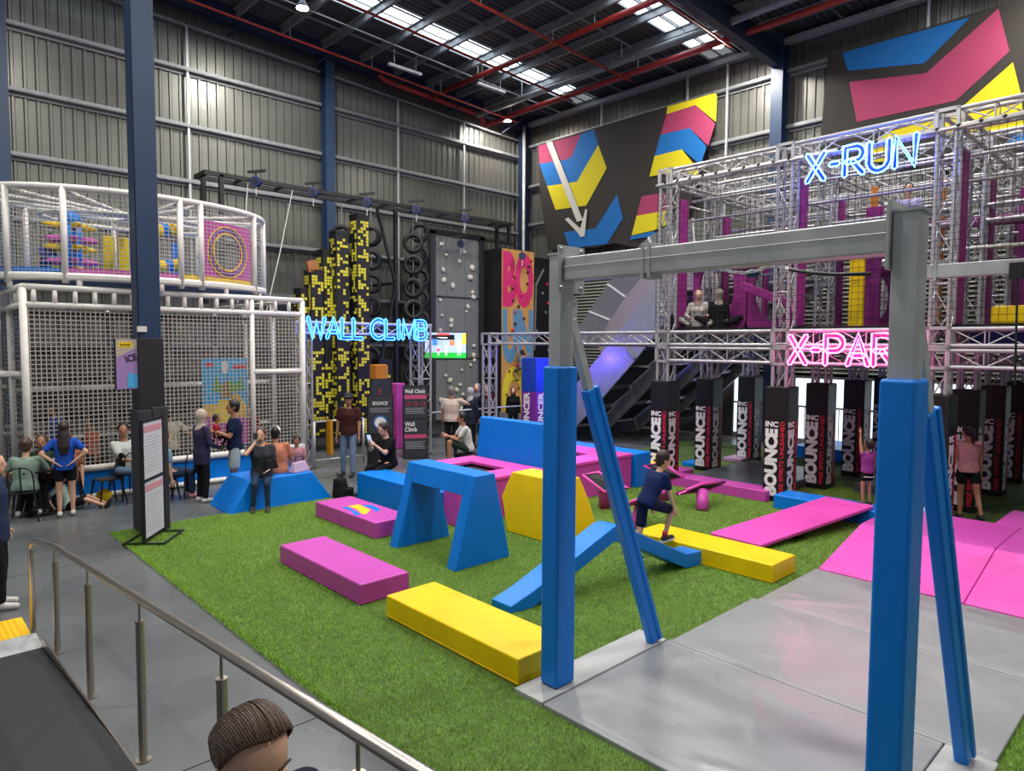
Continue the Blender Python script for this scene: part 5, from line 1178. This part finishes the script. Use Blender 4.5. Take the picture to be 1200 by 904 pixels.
    # head dressing
    if hijab:
        m = MB(); m.ell(HC+hU*.01*S-hf*.018*S, hr2*.95, hr2*1.05, hr2*1.18, 16, 12, HM); m.loft([ering(at(.38), right, fwd, .16*S, .12*S), ering(at(.46), right, fwd, .12*S, .10*S), ering(neck+up*.03*S, right, fwd, .075*S, .075*S), ering(HC-hU*.06*S-hf*.015*S, hX, hf, .085*S, .085*S)])
        inst(remesh(m, .012, hijab, 'hijab'), 'hijab', t); b2 = MB(); b2.ell(HC-hU*.012*S+hf*hr2*.52, hr2*.62, hr2*.66, hr2*.80, 14, 10, HM); b2.ell(HC+hf*hr2*1.07-hU*.02*S, .012*S, .018*S, .02*S, 8, 6, HM); b2.build('face', sm, t, smooth=True)
    elif hairstyle:
        hm_ = HAIR[hair]; m = MB(); m.ell(HC+hU*.028*S*hs-hf*.016*S*hs, hr2*.86, hr2*.98, hr2*1.08, 16, 12, HM); m.ell(HC-hf*hr2*.5-hU*.02*S, hr2*.72, hr2*.55, hr2*.8, 12, 10, HM)
        if hairstyle == 'long': m.loft([ering(HC-hf*.05*S+hU*.02*S, hX, hf, .085*S, .05*S), ering(HC-hf*.085*S-hU*.08*S, hX, hf, .095*S, .045*S), ering(at(.36)-fwd*.125*S, right, fwd, .10*S, .035*S), ering(at(.22)-fwd*.12*S, right, fwd, .06*S, .025*S)])
        if hairstyle == 'ponytail': a = HC-hf*hr2*1.1+hU*.03*S; m.cap(HC-hf*hr2*.8+hU*.03*S, a, .03*S, .035*S); m.cap(a, a-hf*.02*S-up*.12*S, .04*S, .035*S); m.cap(a-hf*.02*S-up*.12*S, a-hf*.0*S-up*.26*S, .035*S, .012*S)
        if hairstyle == 'bun': m.ell(HC-hf*hr2*.9+hU*hr2*.5, .045*S, .045*S, .045*S, 12, 8)
        if hairstyle == 'curly':
            rr_ = random.Random(9)
            for _ in range(26): d = V((rr_.uniform(-1, 1), rr_.uniform(-1, .4), rr_.uniform(-.4, 1))).normalized(); m.ell(HC+HM @ V((d.x*hr2*.85, d.y*hr2*.95, d.z*hr2)), .03*S, .03*S, .03*S, 8, 6)
        inst(remesh(m, .010, hm_, 'hair', None, 2), 'hair', t)
    if cap:
        m = MB(); m.ell(HC+hU*.045*S, hr2*.90, hr2*1.04, hr2*.92, 16, 12, HM)
        q = [HC+hU*.06*S+hf*(hr2*.6), HC+hU*.045*S+hf*(hr2*1.75)]; m.loft([ering(q[0], hX, hU, .07*S, .012*S), ering(q[1], hX, hU, .055*S, .008*S)])
        inst(remesh(m, .010, cap, 'cap', None, 2), 'cap', t)
    if feat:
        for s in (-1, 1): MB().ell(HC+hf*hr2*.82+hX*s*.034*S*hs+hU*.010*S, .012*S, .007*S, .007*S, 8, 6, HM).build('eye', EYEM, t, smooth=True)
        MB().ell(HC+hf*hr2*.84-hU*.062*S*hs, .022*S, .009*S, .006*S, 8, 6, HM).build('mouth', LIPM, t, smooth=True)
    t['_j'] = 0; del t['_j']
    return t, dict(HC=HC, wrL=wrL, wrR=wrR, S=S, at=at, hf=hf, P=P)
def place(px, py, z=0): return G(px, py, z)
SIT = dict(pel=(0, 0, .50), fl=(-.12, .44, .08), fr=(.12, .44, .08))
TEE = lambda n, c: cloth(n, c)
JEAN = cloth('jeans_blue', '#56687f'); JEAND = cloth('jeans_dark', '#2b3850'); BLKC = cloth('black_cloth', '#15151a'); 
# --- running boy
p_, j = person('boy in navy shirt and shorts stepping up onto the yellow block', (7.22, 5.12, .015), 1.44, face=-18, skin='light', hair='dark', top=cloth('navy_tee', '#15234f'), bottom=cloth('navy_shorts', '#121a38'), leg='shorts', hs=1.12,
    pel=(0, 0, .92), lean=27, fl=(-.02, -.20, .08), fr=(.06, .30, .36), hr_=(.17, .42, .70), pr=(.4, -1, 0), hl=(-.2, .22, .80), yaw=-12, shoe=SHOEB, sole=SHOEW, voxel=.011, foot_r=(0, 1, .15), foot_l=(0, 1, 0))
SOCK = M('red_sock', '#b0283c', rough=.8)
S = j['S']
for a, k in (((-.02, -.20, .08), 0), ((.06, .30, .36), 1)):
    q = V(a)*S; MB().tube([q+V((0, 0, .0)), q+V((0, -.01*(-1)**k, .07))], .043*S, 12).build('sock', SOCK, p_, smooth=True)
# --- girl with raised arm
g_, j = person('small girl in pink patterned top reaching one arm up on the blue slab', (11.5, 3.95, .26), 1.04, face=60, skin='tan', hair='black', hairstyle='bun', top=cloth('magenta_pattern', '#8d3a86'), sleeve='none', bottom=BLKC, leg='brief', hs=1.2,
    hl=(-.16, .12, 2.0), pl=(-1, 0, 0), female=False, shoe=SHOEB, sole=SHOEW, fl=(-.11, 0, .08), fr=(.11, 0, .08), pitch=20)
MB().tube([(a*.0+.135*math.cos(s)*.72, .11*math.sin(s)*.8, .475) for a, s in enumerate(np.linspace(0, 6.28, 20)[:-1])], .008, 5, closed=True).build('shorts_trim', SHOEW, g_)
# --- woman in pink top on the platform
person('woman in pale pink sleeveless top and black shorts standing among the printed pillars', (12.78, 2.88, .02), 1.52, face=35, skin='tan', hair='black', hairstyle='ponytail', top=cloth('pale_pink_top', '#c98f92'), sleeve='none', bottom=BLKC, leg='brief', female=True, fl=(-.1, .0, .08), fr=(.12, -.32, .10), yaw=25, lean=4)
# --- people around the tables on the left
person('woman in sage green shirt with hair bun sitting with her back to us', (1.72, 13.0, 0), 1.66, face=72, skin='light', hair='brown', hairstyle='bun', top=cloth('sage_tee', '#7f9384'), bottom=cloth('charcoal_trousers', '#26262b'), female=True, girth=1.1, pel=(0, 0, .52), fl=(-.14, .2, .08), fr=(.14, .25, .08), lean=14, shoe=SHOEW, hl=(-.2, .4, .72), hr_=(.2, .42, .72), feat=False)
person('person in dark green jacket seated beyond the woman in sage green', (2.05, 13.62, 0), 1.65, face=250, skin='tan', hair='brown', top=cloth('forest_jacket', '#26382c'), sleeve='long', bottom=BLKC, **SIT)
person('girl in royal blue shirt and black shorts standing with hands on hips', (2.22, 12.78, 0), 1.5, face=75, skin='light', hair='dark', hairstyle='long', top=cloth('royal_blue_tee', '#1f4fae'), bottom=BLKC, leg='brief', female=True, girth=.95,
       hl=(-.15, -.10, 1.02), hr_=(.15, -.10, 1.02), pl=(-1, -.2, 0), pr=(1, -.2, 0), fl=(-.10, 0, .08), fr=(.10, .05, .08), shoe=SHOEW, feat=False)
person('person in brown shorts sitting on a chair facing the girl in blue', (2.42, 13.7, 0), 1.6, face=255, skin='light', hair='brown', top=cloth('rust_tee', '#8e5c48'), bottom=cloth('brown_shorts', '#4d3b34'), leg='shorts', **{**SIT, 'pel': (0, 0, .5)})
person('child in grey green shirt sitting on the floor with legs stretched out', (2.34, 13.32, 0), 1.25, face=-32, skin='light', hair='brown', top=cloth('mint_tee', '#9db3a6'), bottom=BLKC, leg='shorts', pel=(0, 0, .10), lean=-18, fl=(-.1, .78, .07), fr=(.08, .80, .07), kl=(0, 0, 1), kr=(0, 0, 1), hl=(-.25, -.2, .1), hr_=(.25, -.2, .1), foot_l=(0, .3, 1), shoe=M('sandal_black', '#28231f', rough=.6))
person('man in pale grey shirt and jeans sitting with one ankle on his knee', (3.28, 13.52, 0), 1.76, face=-70, skin='tan', hair='black', top=cloth('pale_grey_tee', '#b9bcb6'), bottom=JEAN, pel=(0, 0, .52), fl=(-.13, .42, .08), fr=(-.05, .42, .50), kr=(1, .3, .2), hl=(-.05, .32, .68), hr_=(.08, .34, .70), lean=-6, yaw=-35, shoe=SHOEB, sole=SHOEW)
person('person in dark jeans and pink shoes hidden behind the black column', (3.75, 12.95, 0), 1.6, face=0, skin='light', hair='brown', top=cloth('denim_shirt', '#7f9db8'), bottom=JEAND, shoe=M('shoe_pink', '#c98a94', rough=.6), **SIT)
person('person in navy jacket and black trousers cut by the left picture edge', (.89, 8.82, 0), 1.62, face=-20, skin='light', hair='black', top=cloth('navy_plaid_jacket', '#25304a'), sleeve='long', hem=.12, bottom=BLKC, shoe=SHOEW, fl=(-.1, .0, .08), fr=(.12, .06, .08), hr_=(.22, .0, .8))
# --- group by the blue bench
person('man in navy shirt and pale shorts standing holding a small child', (4.72, 12.25, 0), 1.76, face=165, skin='tan', hair='black', top=cloth('dark_navy_tee', '#1a2340'), bottom=cloth('pale_shorts', '#a9b3b3'), leg='shorts', hl=(-.1, .3, 1.2), hr_=(.1, .32, 1.15), shoe=SHOEW)
person('toddler in a red top carried by the man in the navy shirt', (4.42, 12.30, .88), .75, face=-30, skin='tan', hair='black', top=cloth('red_top', '#a02838'), bottom=BLKC, hs=1.35, pel=(0, 0, .62), fl=(-.12, .2, .25), fr=(.12, .2, .25), feat=True)
person('woman in a beige headscarf and black trousers beside the man in navy', (4.18, 12.35, 0), 1.62, face=10, skin='tan', hijab=cloth('beige_scarf', '#b3a297'), top=cloth('plum_tunic', '#33304a'), sleeve='long', hem=.15, bottom=BLKC, female=True, shoe=SHOEW, hl=(-.1, .3, 1.1), hr_=(.15, .25, 1.0))
w_, j = person('woman in dark grey shirt sitting on the blue bench with a phone at her ear', (4.78, 11.25, 0), 1.66, face=245, skin='light', hair='brown', hairstyle='ponytail', top=cloth('dark_grey_tee', '#33363d'), bottom=JEAND, leg='tight', female=True, girth=1.08, pel=(0, -.02, .61), fl=(-.10, .36, .08), fr=(.14, .34, .08),
       hr_=(.09, .16, 1.17), pr=(.8, .2, -1), hl=(-.12, .30, .72), yaw=-14, shoe=M('sandal_brown', '#3a2a22', rough=.6))
MB().bar(j['wrR']+V((.0, 0, .05)), j['wrR']+V((.0, -.03, .16)), .07, .01).build('phone', BLK, w_)
t = thing('handbag', 'black handbag on the lap of the woman with the phone', 'bag', (4.82, 11.0, .70), .5); inst(remesh(MB().hexa([(-.15, -.07, 0), (.15, -.07, 0), (.15, .07, 0), (-.15, .07, 0)], [(-.12, -.03, .17), (.12, -.03, .17), (.12, .03, .17), (-.12, .03, .17)]), .02, BLKC, 'body'), 'body', t); MB().tube([(-.1, 0, .15), (-.06, 0, .25), (.06, 0, .25), (.1, 0, .15)], .008, 6).build('strap', BLK, t)
person('woman in peach shirt and white cap sitting on the bench with her back to us', (5.15, 11.55, 0), 1.62, face=55, skin='tan', hair='black', hairstyle='short', top=cloth('peach_tee', '#b9765c'), bottom=cloth('beige_trousers', '#8f8478'), female=True, girth=1.35, pel=(0, 0, .60), lean=6, fl=(-.12, .5, .08), fr=(.12, .5, .08), hl=(-.2, .35, .72), hr_=(.2, .35, .72), cap=M('white_cap', '#cfc9c0', rough=.8), feat=False)
person('child with curly dark hair beside the woman in the white cap', (5.75, 11.95, .0), 1.15, face=230, skin='tan', hair='black', hairstyle='curly', top=cloth('blush_tee', '#b98286'), bottom=BLKC, hs=1.15, pel=(0, 0, .78), fl=(-.1, .0, .08))
t = thing('handbag', 'lavender handbag on the blue foam bench', 'bag', (5.5, 11.35, .52), .4); m = MB(); m.hexa([(-.2, -.09, 0), (.2, -.09, 0), (.2, .09, 0), (-.2, .09, 0)], [(-.15, -.03, .18), (.15, -.03, .18), (.15, .03, .18), (-.15, .03, .18)]).build('body', M('lavender_leather', '#b8a0bd', rough=.6), t, bevel=.02)
MB().tube([(-.1, 0, .17), (-.08, 0, .27), (.08, 0, .27), (.1, 0, .17)], .008, 6).build('strap', BLK, t)
# --- man in maroon, seated woman in black
person('man in maroon shirt, jeans and black cap standing in front of the tiled towers', (7.3, 12.75, 0), 1.74, face=222, skin='tan', hair='black', top=cloth('maroon_tee', '#43211f'), bottom=cloth('washed_jeans', '#6d8099'), shoe=SHOEB, cap=M('black_cap', '#1b1b1d', rough=.8), fl=(-.10, .08, .08), fr=(.13, 0, .08), yaw=8)
w2, j = person('woman in black with long ponytail looking at her phone on the blue box', (6.95, 10.78, 0), 1.66, face=190, skin='light', hair='dark', hairstyle='ponytail', top=cloth('black_tee', '#101014'), bottom=BLKC, leg='long', female=True, girth=1.15, pel=(0, -.06, .60), fl=(-.02, .50, .08), fr=(.14, .50, .12), hl=(-.04, .32, .98), hr_=(.06, .34, 1.0), lean=8, pitch=-18)
MB().bar(j['wrR']+V((-.05, .05, .04)), j['wrR']+V((-.06, .10, .17)), .075, .01).build('phone', M('phone_glow', '#b8cde6', emit=.8), w2)
t = thing('backpack', 'black backpack on the floor beside the blue box', 'bag', (6.15, 11.0, 0), .6); inst(remesh(MB().hexa([(-.17, -.13, 0), (.17, -.13, 0), (.17, .13, 0), (-.17, .13, 0)], [(-.12, -.02, .38), (.12, -.02, .38), (.12, .12, .38), (-.12, .12, .38)]), .03, BLKC, 'body', None, 6), 'body', t); inst(remesh(MB().box(-.11, .11, -.19, -.1, .03, .2), .025, BLKC, 'pocket'), 'pocket', t); MB().tube([(-.05, .05, .37), (0, .1, .46), (.05, .05, .37)], .012, 6).build('handle', BLK, t)
# --- climbing hall visitors
person('man in striped cream shirt standing with his back to us near the rail', (10.55, 13.4, 0), 1.72, face=40, skin='tan', hair='grey', top=cloth('cream_check_shirt', '#c2ada0'), bottom=BLKC, girth=1.12, hr_=(.25, .36, 1.35), pr=(1, 0, -.5), feat=False)
person('man in white shirt sitting sideways hugging his knees behind the deck', (9.62, 11.62, 0), 1.72, face=150, skin='tan', hair='black', top=cloth('white_tee', '#c4c1bc'), bottom=cloth('green_shorts', '#28392c'), leg='shorts', pel=(0, 0, .50), lean=12, fl=(-.1, .42, .22), fr=(.12, .42, .20), hl=(-.05, .46, .78), hr_=(.1, .48, .74))
pad_box('footstool', 'small black block under the man in the white shirt', 'stool', 9.4, 9.85, 11.4, 11.85, 0, .38, DARK)
person('woman in pale grey headscarf and dark coat standing by the climbing rail', (11.75, 14.1, 0), 1.62, face=20, skin='tan', hijab=cloth('pale_grey_scarf', '#a8a5a6'), top=cloth('slate_coat', '#252a38'), sleeve='long', hem=.2, bottom=BLKC, female=True, feat=False)
person('woman in mid grey headscarf facing us by the climbing rail', (12.2, 14.35, 0), 1.7, face=215, skin='light', hijab=cloth('mid_grey_scarf', '#77757a'), top=BLKC, sleeve='long', hem=.2, bottom=BLKC, female=True)
person('person in black and red jacket behind the women in grey headscarves', (12.75, 14.6, 0), 1.64, face=225, skin='light', hair='black', top=cloth('red_black_jacket', '#4a1820'), sleeve='long', bottom=BLKC)
person('girl in black hooded top standing in front of the lettered climbing wall', (13.95, 14.75, 0), 1.5, face=228, skin='light', hair='black', hijab=cloth('black_hood', '#121216'), top=cloth('black_hoodie', '#151519'), sleeve='long', hem=.1, bottom=BLKC, female=True)
person('child in grey shirt climbing on the lettered wall', (16.25, 16.75, 1.35), 1.2, face=90, skin='tan', hair='black', top=cloth('grey_tee', '#83837e'), bottom=cloth('olive_shorts', '#4c4c40'), leg='shorts', hl=(-.25, .12, 1.9), hr_=(.28, .14, 1.65), fl=(-.2, .1, .35), fr=(.22, .1, .15), kl=(-.6, 1, 0), kr=(.6, 1, 0), pel=(0, 0, .98), hs=1.1, feat=False)
person('person in red patterned shirt beside the blue and purple pillar', (14.55, 13.6, 0), 1.6, face=225, skin='tan', hair='black', top=cloth('red_pattern_shirt', '#7c2630'), bottom=BLKC)
# --- inside the play structure
person('person in white shirt inside the net seen from behind near the column', (4.25, 14.35, 0), 1.66, face=70, skin='tan', hair='black', top=cloth('offwhite_tee', '#b9b09c'), bottom=cloth('grey_trousers', '#6a6a66'), pel=(0, 0, .78), fl=(-.1, .2, .08), fr=(.1, .2, .08), hl=(-.4, .2, .9), hr_=(.4, .2, .9), feat=False)
person('child in orange shirt standing inside the net behind the girl in blue', (3.0, 14.7, 0), 1.35, face=200, skin='tan', hair='black', top=cloth('coral_tee', '#c9614a'), bottom=BLKC, hs=1.1)
person('child in blue shirt standing inside the net further left', (2.45, 14.9, .4), 1.2, face=200, skin='tan', hair='black', top=cloth('faded_blue_tee', '#3c57a0'), bottom=BLKC, hs=1.1)
person('child in dark red shirt inside the net right of the mural panel', (6.0, 14.7, .1), 1.3, face=240, skin='light', hair='black', top=cloth('dark_red_tee', '#7c2326'), bottom=BLKC, hs=1.1)
person('child in blue striped shirt crouching in the upper play drum at left', (2.35, 14.75, 3.99), 1.15, face=-60, skin='light', hair='dark', top=cloth('violet_blue_tee', '#5a62b0'), bottom=cloth('denim_blue', '#2e6aa8'), pel=(0, 0, .32), fl=(-.14, .25, .07), fr=(.14, .25, .07), lean=25, hs=1.15)
# --- on the rig
person('woman in white shirt and beige headscarf sitting on the upper deck of the rig', (12.4, 7.62, 3.14), 1.48, face=215, skin='light', hijab=cloth('sand_scarf', '#a08a7e'), top=cloth('white_linen', '#b5b0ad'), sleeve='long', bottom=cloth('light_trousers', '#8f8c88'), female=True, pel=(0, 0, .12), lean=6, fl=(-.2, .35, .08), fr=(.2, .35, .08), kl=(-1, 0, .4), kr=(1, 0, .4), hl=(-.2, .25, .3), hr_=(.2, .3, .25))
person('woman in black coat and grey headscarf sitting on the upper deck of the rig', (12.45, 7.18, 3.14), 1.48, face=30, skin='light', hijab=cloth('stone_scarf', '#8a8078'), top=cloth('black_coat', '#101013'), sleeve='long', hem=.1, bottom=BLKC, female=True, pel=(0, 0, .12), fl=(-.2, .35, .08), fr=(.2, .35, .08), kl=(-1, 0, .4), kr=(1, 0, .4), feat=False)
person('person in a pale lilac shirt high on the rig behind the neon letters', (13.9, 4.25, 4.55), 1.6, face=200, skin='light', hair='black', top=cloth('lilac_shirt', '#a8a4c6'), sleeve='long', bottom=BLKC, pel=(0, 0, .5), fl=(-.12, .3, .08), fr=(.12, .3, .08))
pad_box('padded_beam', 'purple padded beam under the person high on the rig', 'beam', 13.5, 14.3, 4.0, 4.5, 4.38, 4.55, PURP)
# --- foreground woman on the ramp
fz = RZ(1.55)
fw_, j = person('woman with parted brown hair tied back at the bottom of the picture', (.612, 1.572, .345), 1.62, face=-86, skin='light', hair='brown', hairstyle=None, top=cloth('dark_navy_shirt', '#1c1d2a'), bottom=JEAND, female=True, voxel=.008, pitch=-20, yaw=0, feat=False, hs=.93)
for s_q in (-1, 1):
    _h = j['HC']; _f = j['hf']; _x = _f.cross(V((0, 0, 1))).normalized(); _u = _x.cross(_f)
    MB().cap(_h+_f*.082+_x*s_q*.018+_u*.020, _h+_f*.072+_x*s_q*.05+_u*.022, .005, .003, 8).build('eyebrow', HAIR['brown'], fw_, smooth=True)
    MB().cap(_h+_f*.083+_x*s_q*.02+_u*.002, _h+_f*.077+_x*s_q*.042+_u*.0, .006, .004, 8).build('eyelid', SKIN['light'], fw_, smooth=True)
# hair of the foreground woman: two smooth halves with a centre parting, strands running back, low ponytail
HCf = j['HC']; S_ = j['S']; hf = j['hf']; hX = hf.cross(V((0, 0, 1))).normalized(); hU = hX.cross(hf); r_ = .105*S_*.93
HMf = Matrix((hX, hf, hU)).transposed()
def hair_half(s):
    m = MB(); nu, nv = 26, 22; vs = []
    for i in range(nu+1):           # from parting (i=0) round the side
        th = math.radians(2.6+117*i/nu)
        for k in range(nv+1):       # from the hairline back to the nape
            lo = 40-48*(i/nu)**1.3; ph = math.radians(lo-(lo+62)*k/nv)      # angle in the sagittal plane, 90 = face
            x = math.sin(th)*s; zz = math.cos(th)
            p = V((x*.83*math.cos(ph*.35), math.sin(ph)*1.0*(.86+.14*abs(zz)), zz*math.cos(ph)*1.05+.15))
            w_ = 1.02+.006*math.sin(i*2.1)+.004*math.sin(i*5.3)
            vs.append(HCf+HMf @ (p*r_*w_)+hU*.004)
    n = nv+1; m.add(vs, [(i*n+k, i*n+k+1, (i+1)*n+k+1, (i+1)*n+k) for i in range(nu) for k in range(nv)])
    o = m.build('hair', HAIR['brown'], fw_, smooth=True); so = o.modifiers.new('thick', 'SOLIDIFY'); so.thickness = .003; so.offset = 1
    sm_ = MB()
    for q in range(75):
        i = q*nu//75; base = [V(vs[i*n+k]) for k in range(nv+1)]; j2 = min(i+1, nu); nx_ = [V(vs[j2*n+k]) for k in range(nv+1)]; f = (q*nu/75)-i; k0 = (q*7) % 3
        pts = [(b_.lerp(c_, f))+(b_-HCf).normalized()*(.003+.0012*math.sin(q*3.7+k*.25)) for k, (b_, c_) in enumerate(zip(base, nx_))][k0:]
        sm_.tube(pts, [.0006]+[.0017]*(len(pts)-2)+[.0006], 5)
    st_ = sm_.build('hair_strands', HAIR['brown'], fw_, smooth=True); st_['kind'] = 'stuff'; return o
hair_half(1); hair_half(-1)
m = MB(); m.ell(HCf-hf*.055*S_-hU*.0*S_, r_*.84, r_*.62, r_*.98, 18, 14, HMf); a = HCf-hf*r_*1.05-hU*.03
m.cap(HCf-hf*r_*.8-hU*.02, a, .03, .03); m.cap(a, a-hf*.03-V((0, 0, .14)), .034, .03); m.cap(a-hf*.03-V((0, 0, .14)), a-hf*.01-V((0, 0, .3)), .03, .01)
inst(remesh(m, .008, HAIR['brown'], 'hair', None, 3), 'hair', fw_)

# ================================================================ FURNITURE AND SMALL THINGS
def metal_chair(label, x, y, rz):
    t = thing('metal_chair', label, 'chair', (x, y, 0), math.radians(rz), 'black metal cafe chairs'); K = M('chair_black', '#19191b', rough=.35, metal=.3)
    MB().prism([(-.19, -.18, .44), (.19, -.18, .44), (.17, .18, .44), (-.17, .18, .44)], (0, 0, .02)).build('seat', K, t, bevel=.006)
    for sx in (-1, 1):
        for sy in (-1, 1): MB().tube([(sx*.16, sy*.15, .44), (sx*.22, sy*.22, 0)], [.02, .012], 8).build('leg', K, t)
        MB().tube([(sx*.165, -.17, .44), (sx*.17, -.21, .66), (sx*.15, -.23, .8), (sx*.09, -.24, .85), (0, -.24, .86)], .011, 8).build('back_frame', K, t, smooth=True)
    MB().bar((0, -.18, .45), (0, -.24, .85), .1, .008, up=(1, 0, 0)).build('back_splat', K, t)
    return t
metal_chair('black metal chair behind the yellow ball, turned to the tables', 2.92, 13.25, 100)
metal_chair('black metal chair under the man in the pale grey shirt', 3.28, 13.56, 20)
metal_chair('front black metal chair standing free right of the sign stand', 4.18, 13.0, 10)
metal_chair('rear black metal chair standing free right of the sign stand', 4.02, 13.5, -150)
metal_chair('black metal chair under the woman in sage green', 1.7, 12.95, -20)
metal_chair('black metal chair under the person in brown shorts', 2.42, 13.72, 165)
metal_chair('black metal chair under the person in the forest green jacket', 2.05, 13.66, 160)
metal_chair('black metal chair half hidden behind the portal column', 3.72, 12.95, -90)
t = thing('cafe_table', 'square dark cafe table with drinks at the left', 'table', (2.0, 13.25, 0), .1)
box(-.35, .35, -.3, .3, .72, .75).build('tabletop', BLK, t, bevel=.006); MB().tube([(0, 0, 0), (0, 0, .72)], .03, 10).build('column', BLK, t); box(-.22, .22, -.22, .22, 0, .02).build('foot', BLK, t)
def bottle(label, x, y, z, c, h=.24, r=.035):
    t = thing('bottle', label, 'bottle', (x, y, z)); MB().tube([(0, 0, 0), (0, 0, h*.7), (0, 0, h*.85)], [r, r, r*.5], 14).build('body', c, t, smooth=False); MB().tube([(0, 0, h*.85), (0, 0, h)], r*.55, 12).build('cap', BLK, t)
bottle('red drink bottle on the cafe table', 1.95, 13.2, .75, M('bottle_red', '#8e1f2a', rough=.4)); bottle('white and violet cup on the cafe table beside the girl in blue', 2.15, 13.12, .75, M('cup_lilac', '#aaa3cf', rough=.5), .2, .05)
bottle('dark green flask on the cafe table', 1.82, 13.3, .75, M('flask_green', '#1f4034', rough=.4), .26); bottle('small clear plastic cup on the cafe table', 2.22, 13.3, .75, M('cup_clear', '#a7adb0', rough=.3), .16, .04)
bl_ = thing('ball', 'yellow ball on the floor under the black metal chair', 'ball', (2.9, 13.42, .125)); MB().ell((0, 0, 0), .125, .125, .125, 24, 16).build('shell', YEL, bl_, smooth=True); MB().tube([(.126*math.cos(a), .126*math.sin(a), 0) for a in np.linspace(0, 6.28, 33)[:-1]], .003, 5, closed=True).build('seam', BLK, bl_)
tag(MB().bar(V((PY(386, 500, 13.93).x, 13.93, .30)), V((PY(386, 500, 13.93).x, 13.95, 1.08)), .22, .07).build('jacket', cloth('mustard_cloth', '#b5801c')), 'mustard yellow jacket hanging on the barrier behind the man in maroon', 'jacket')
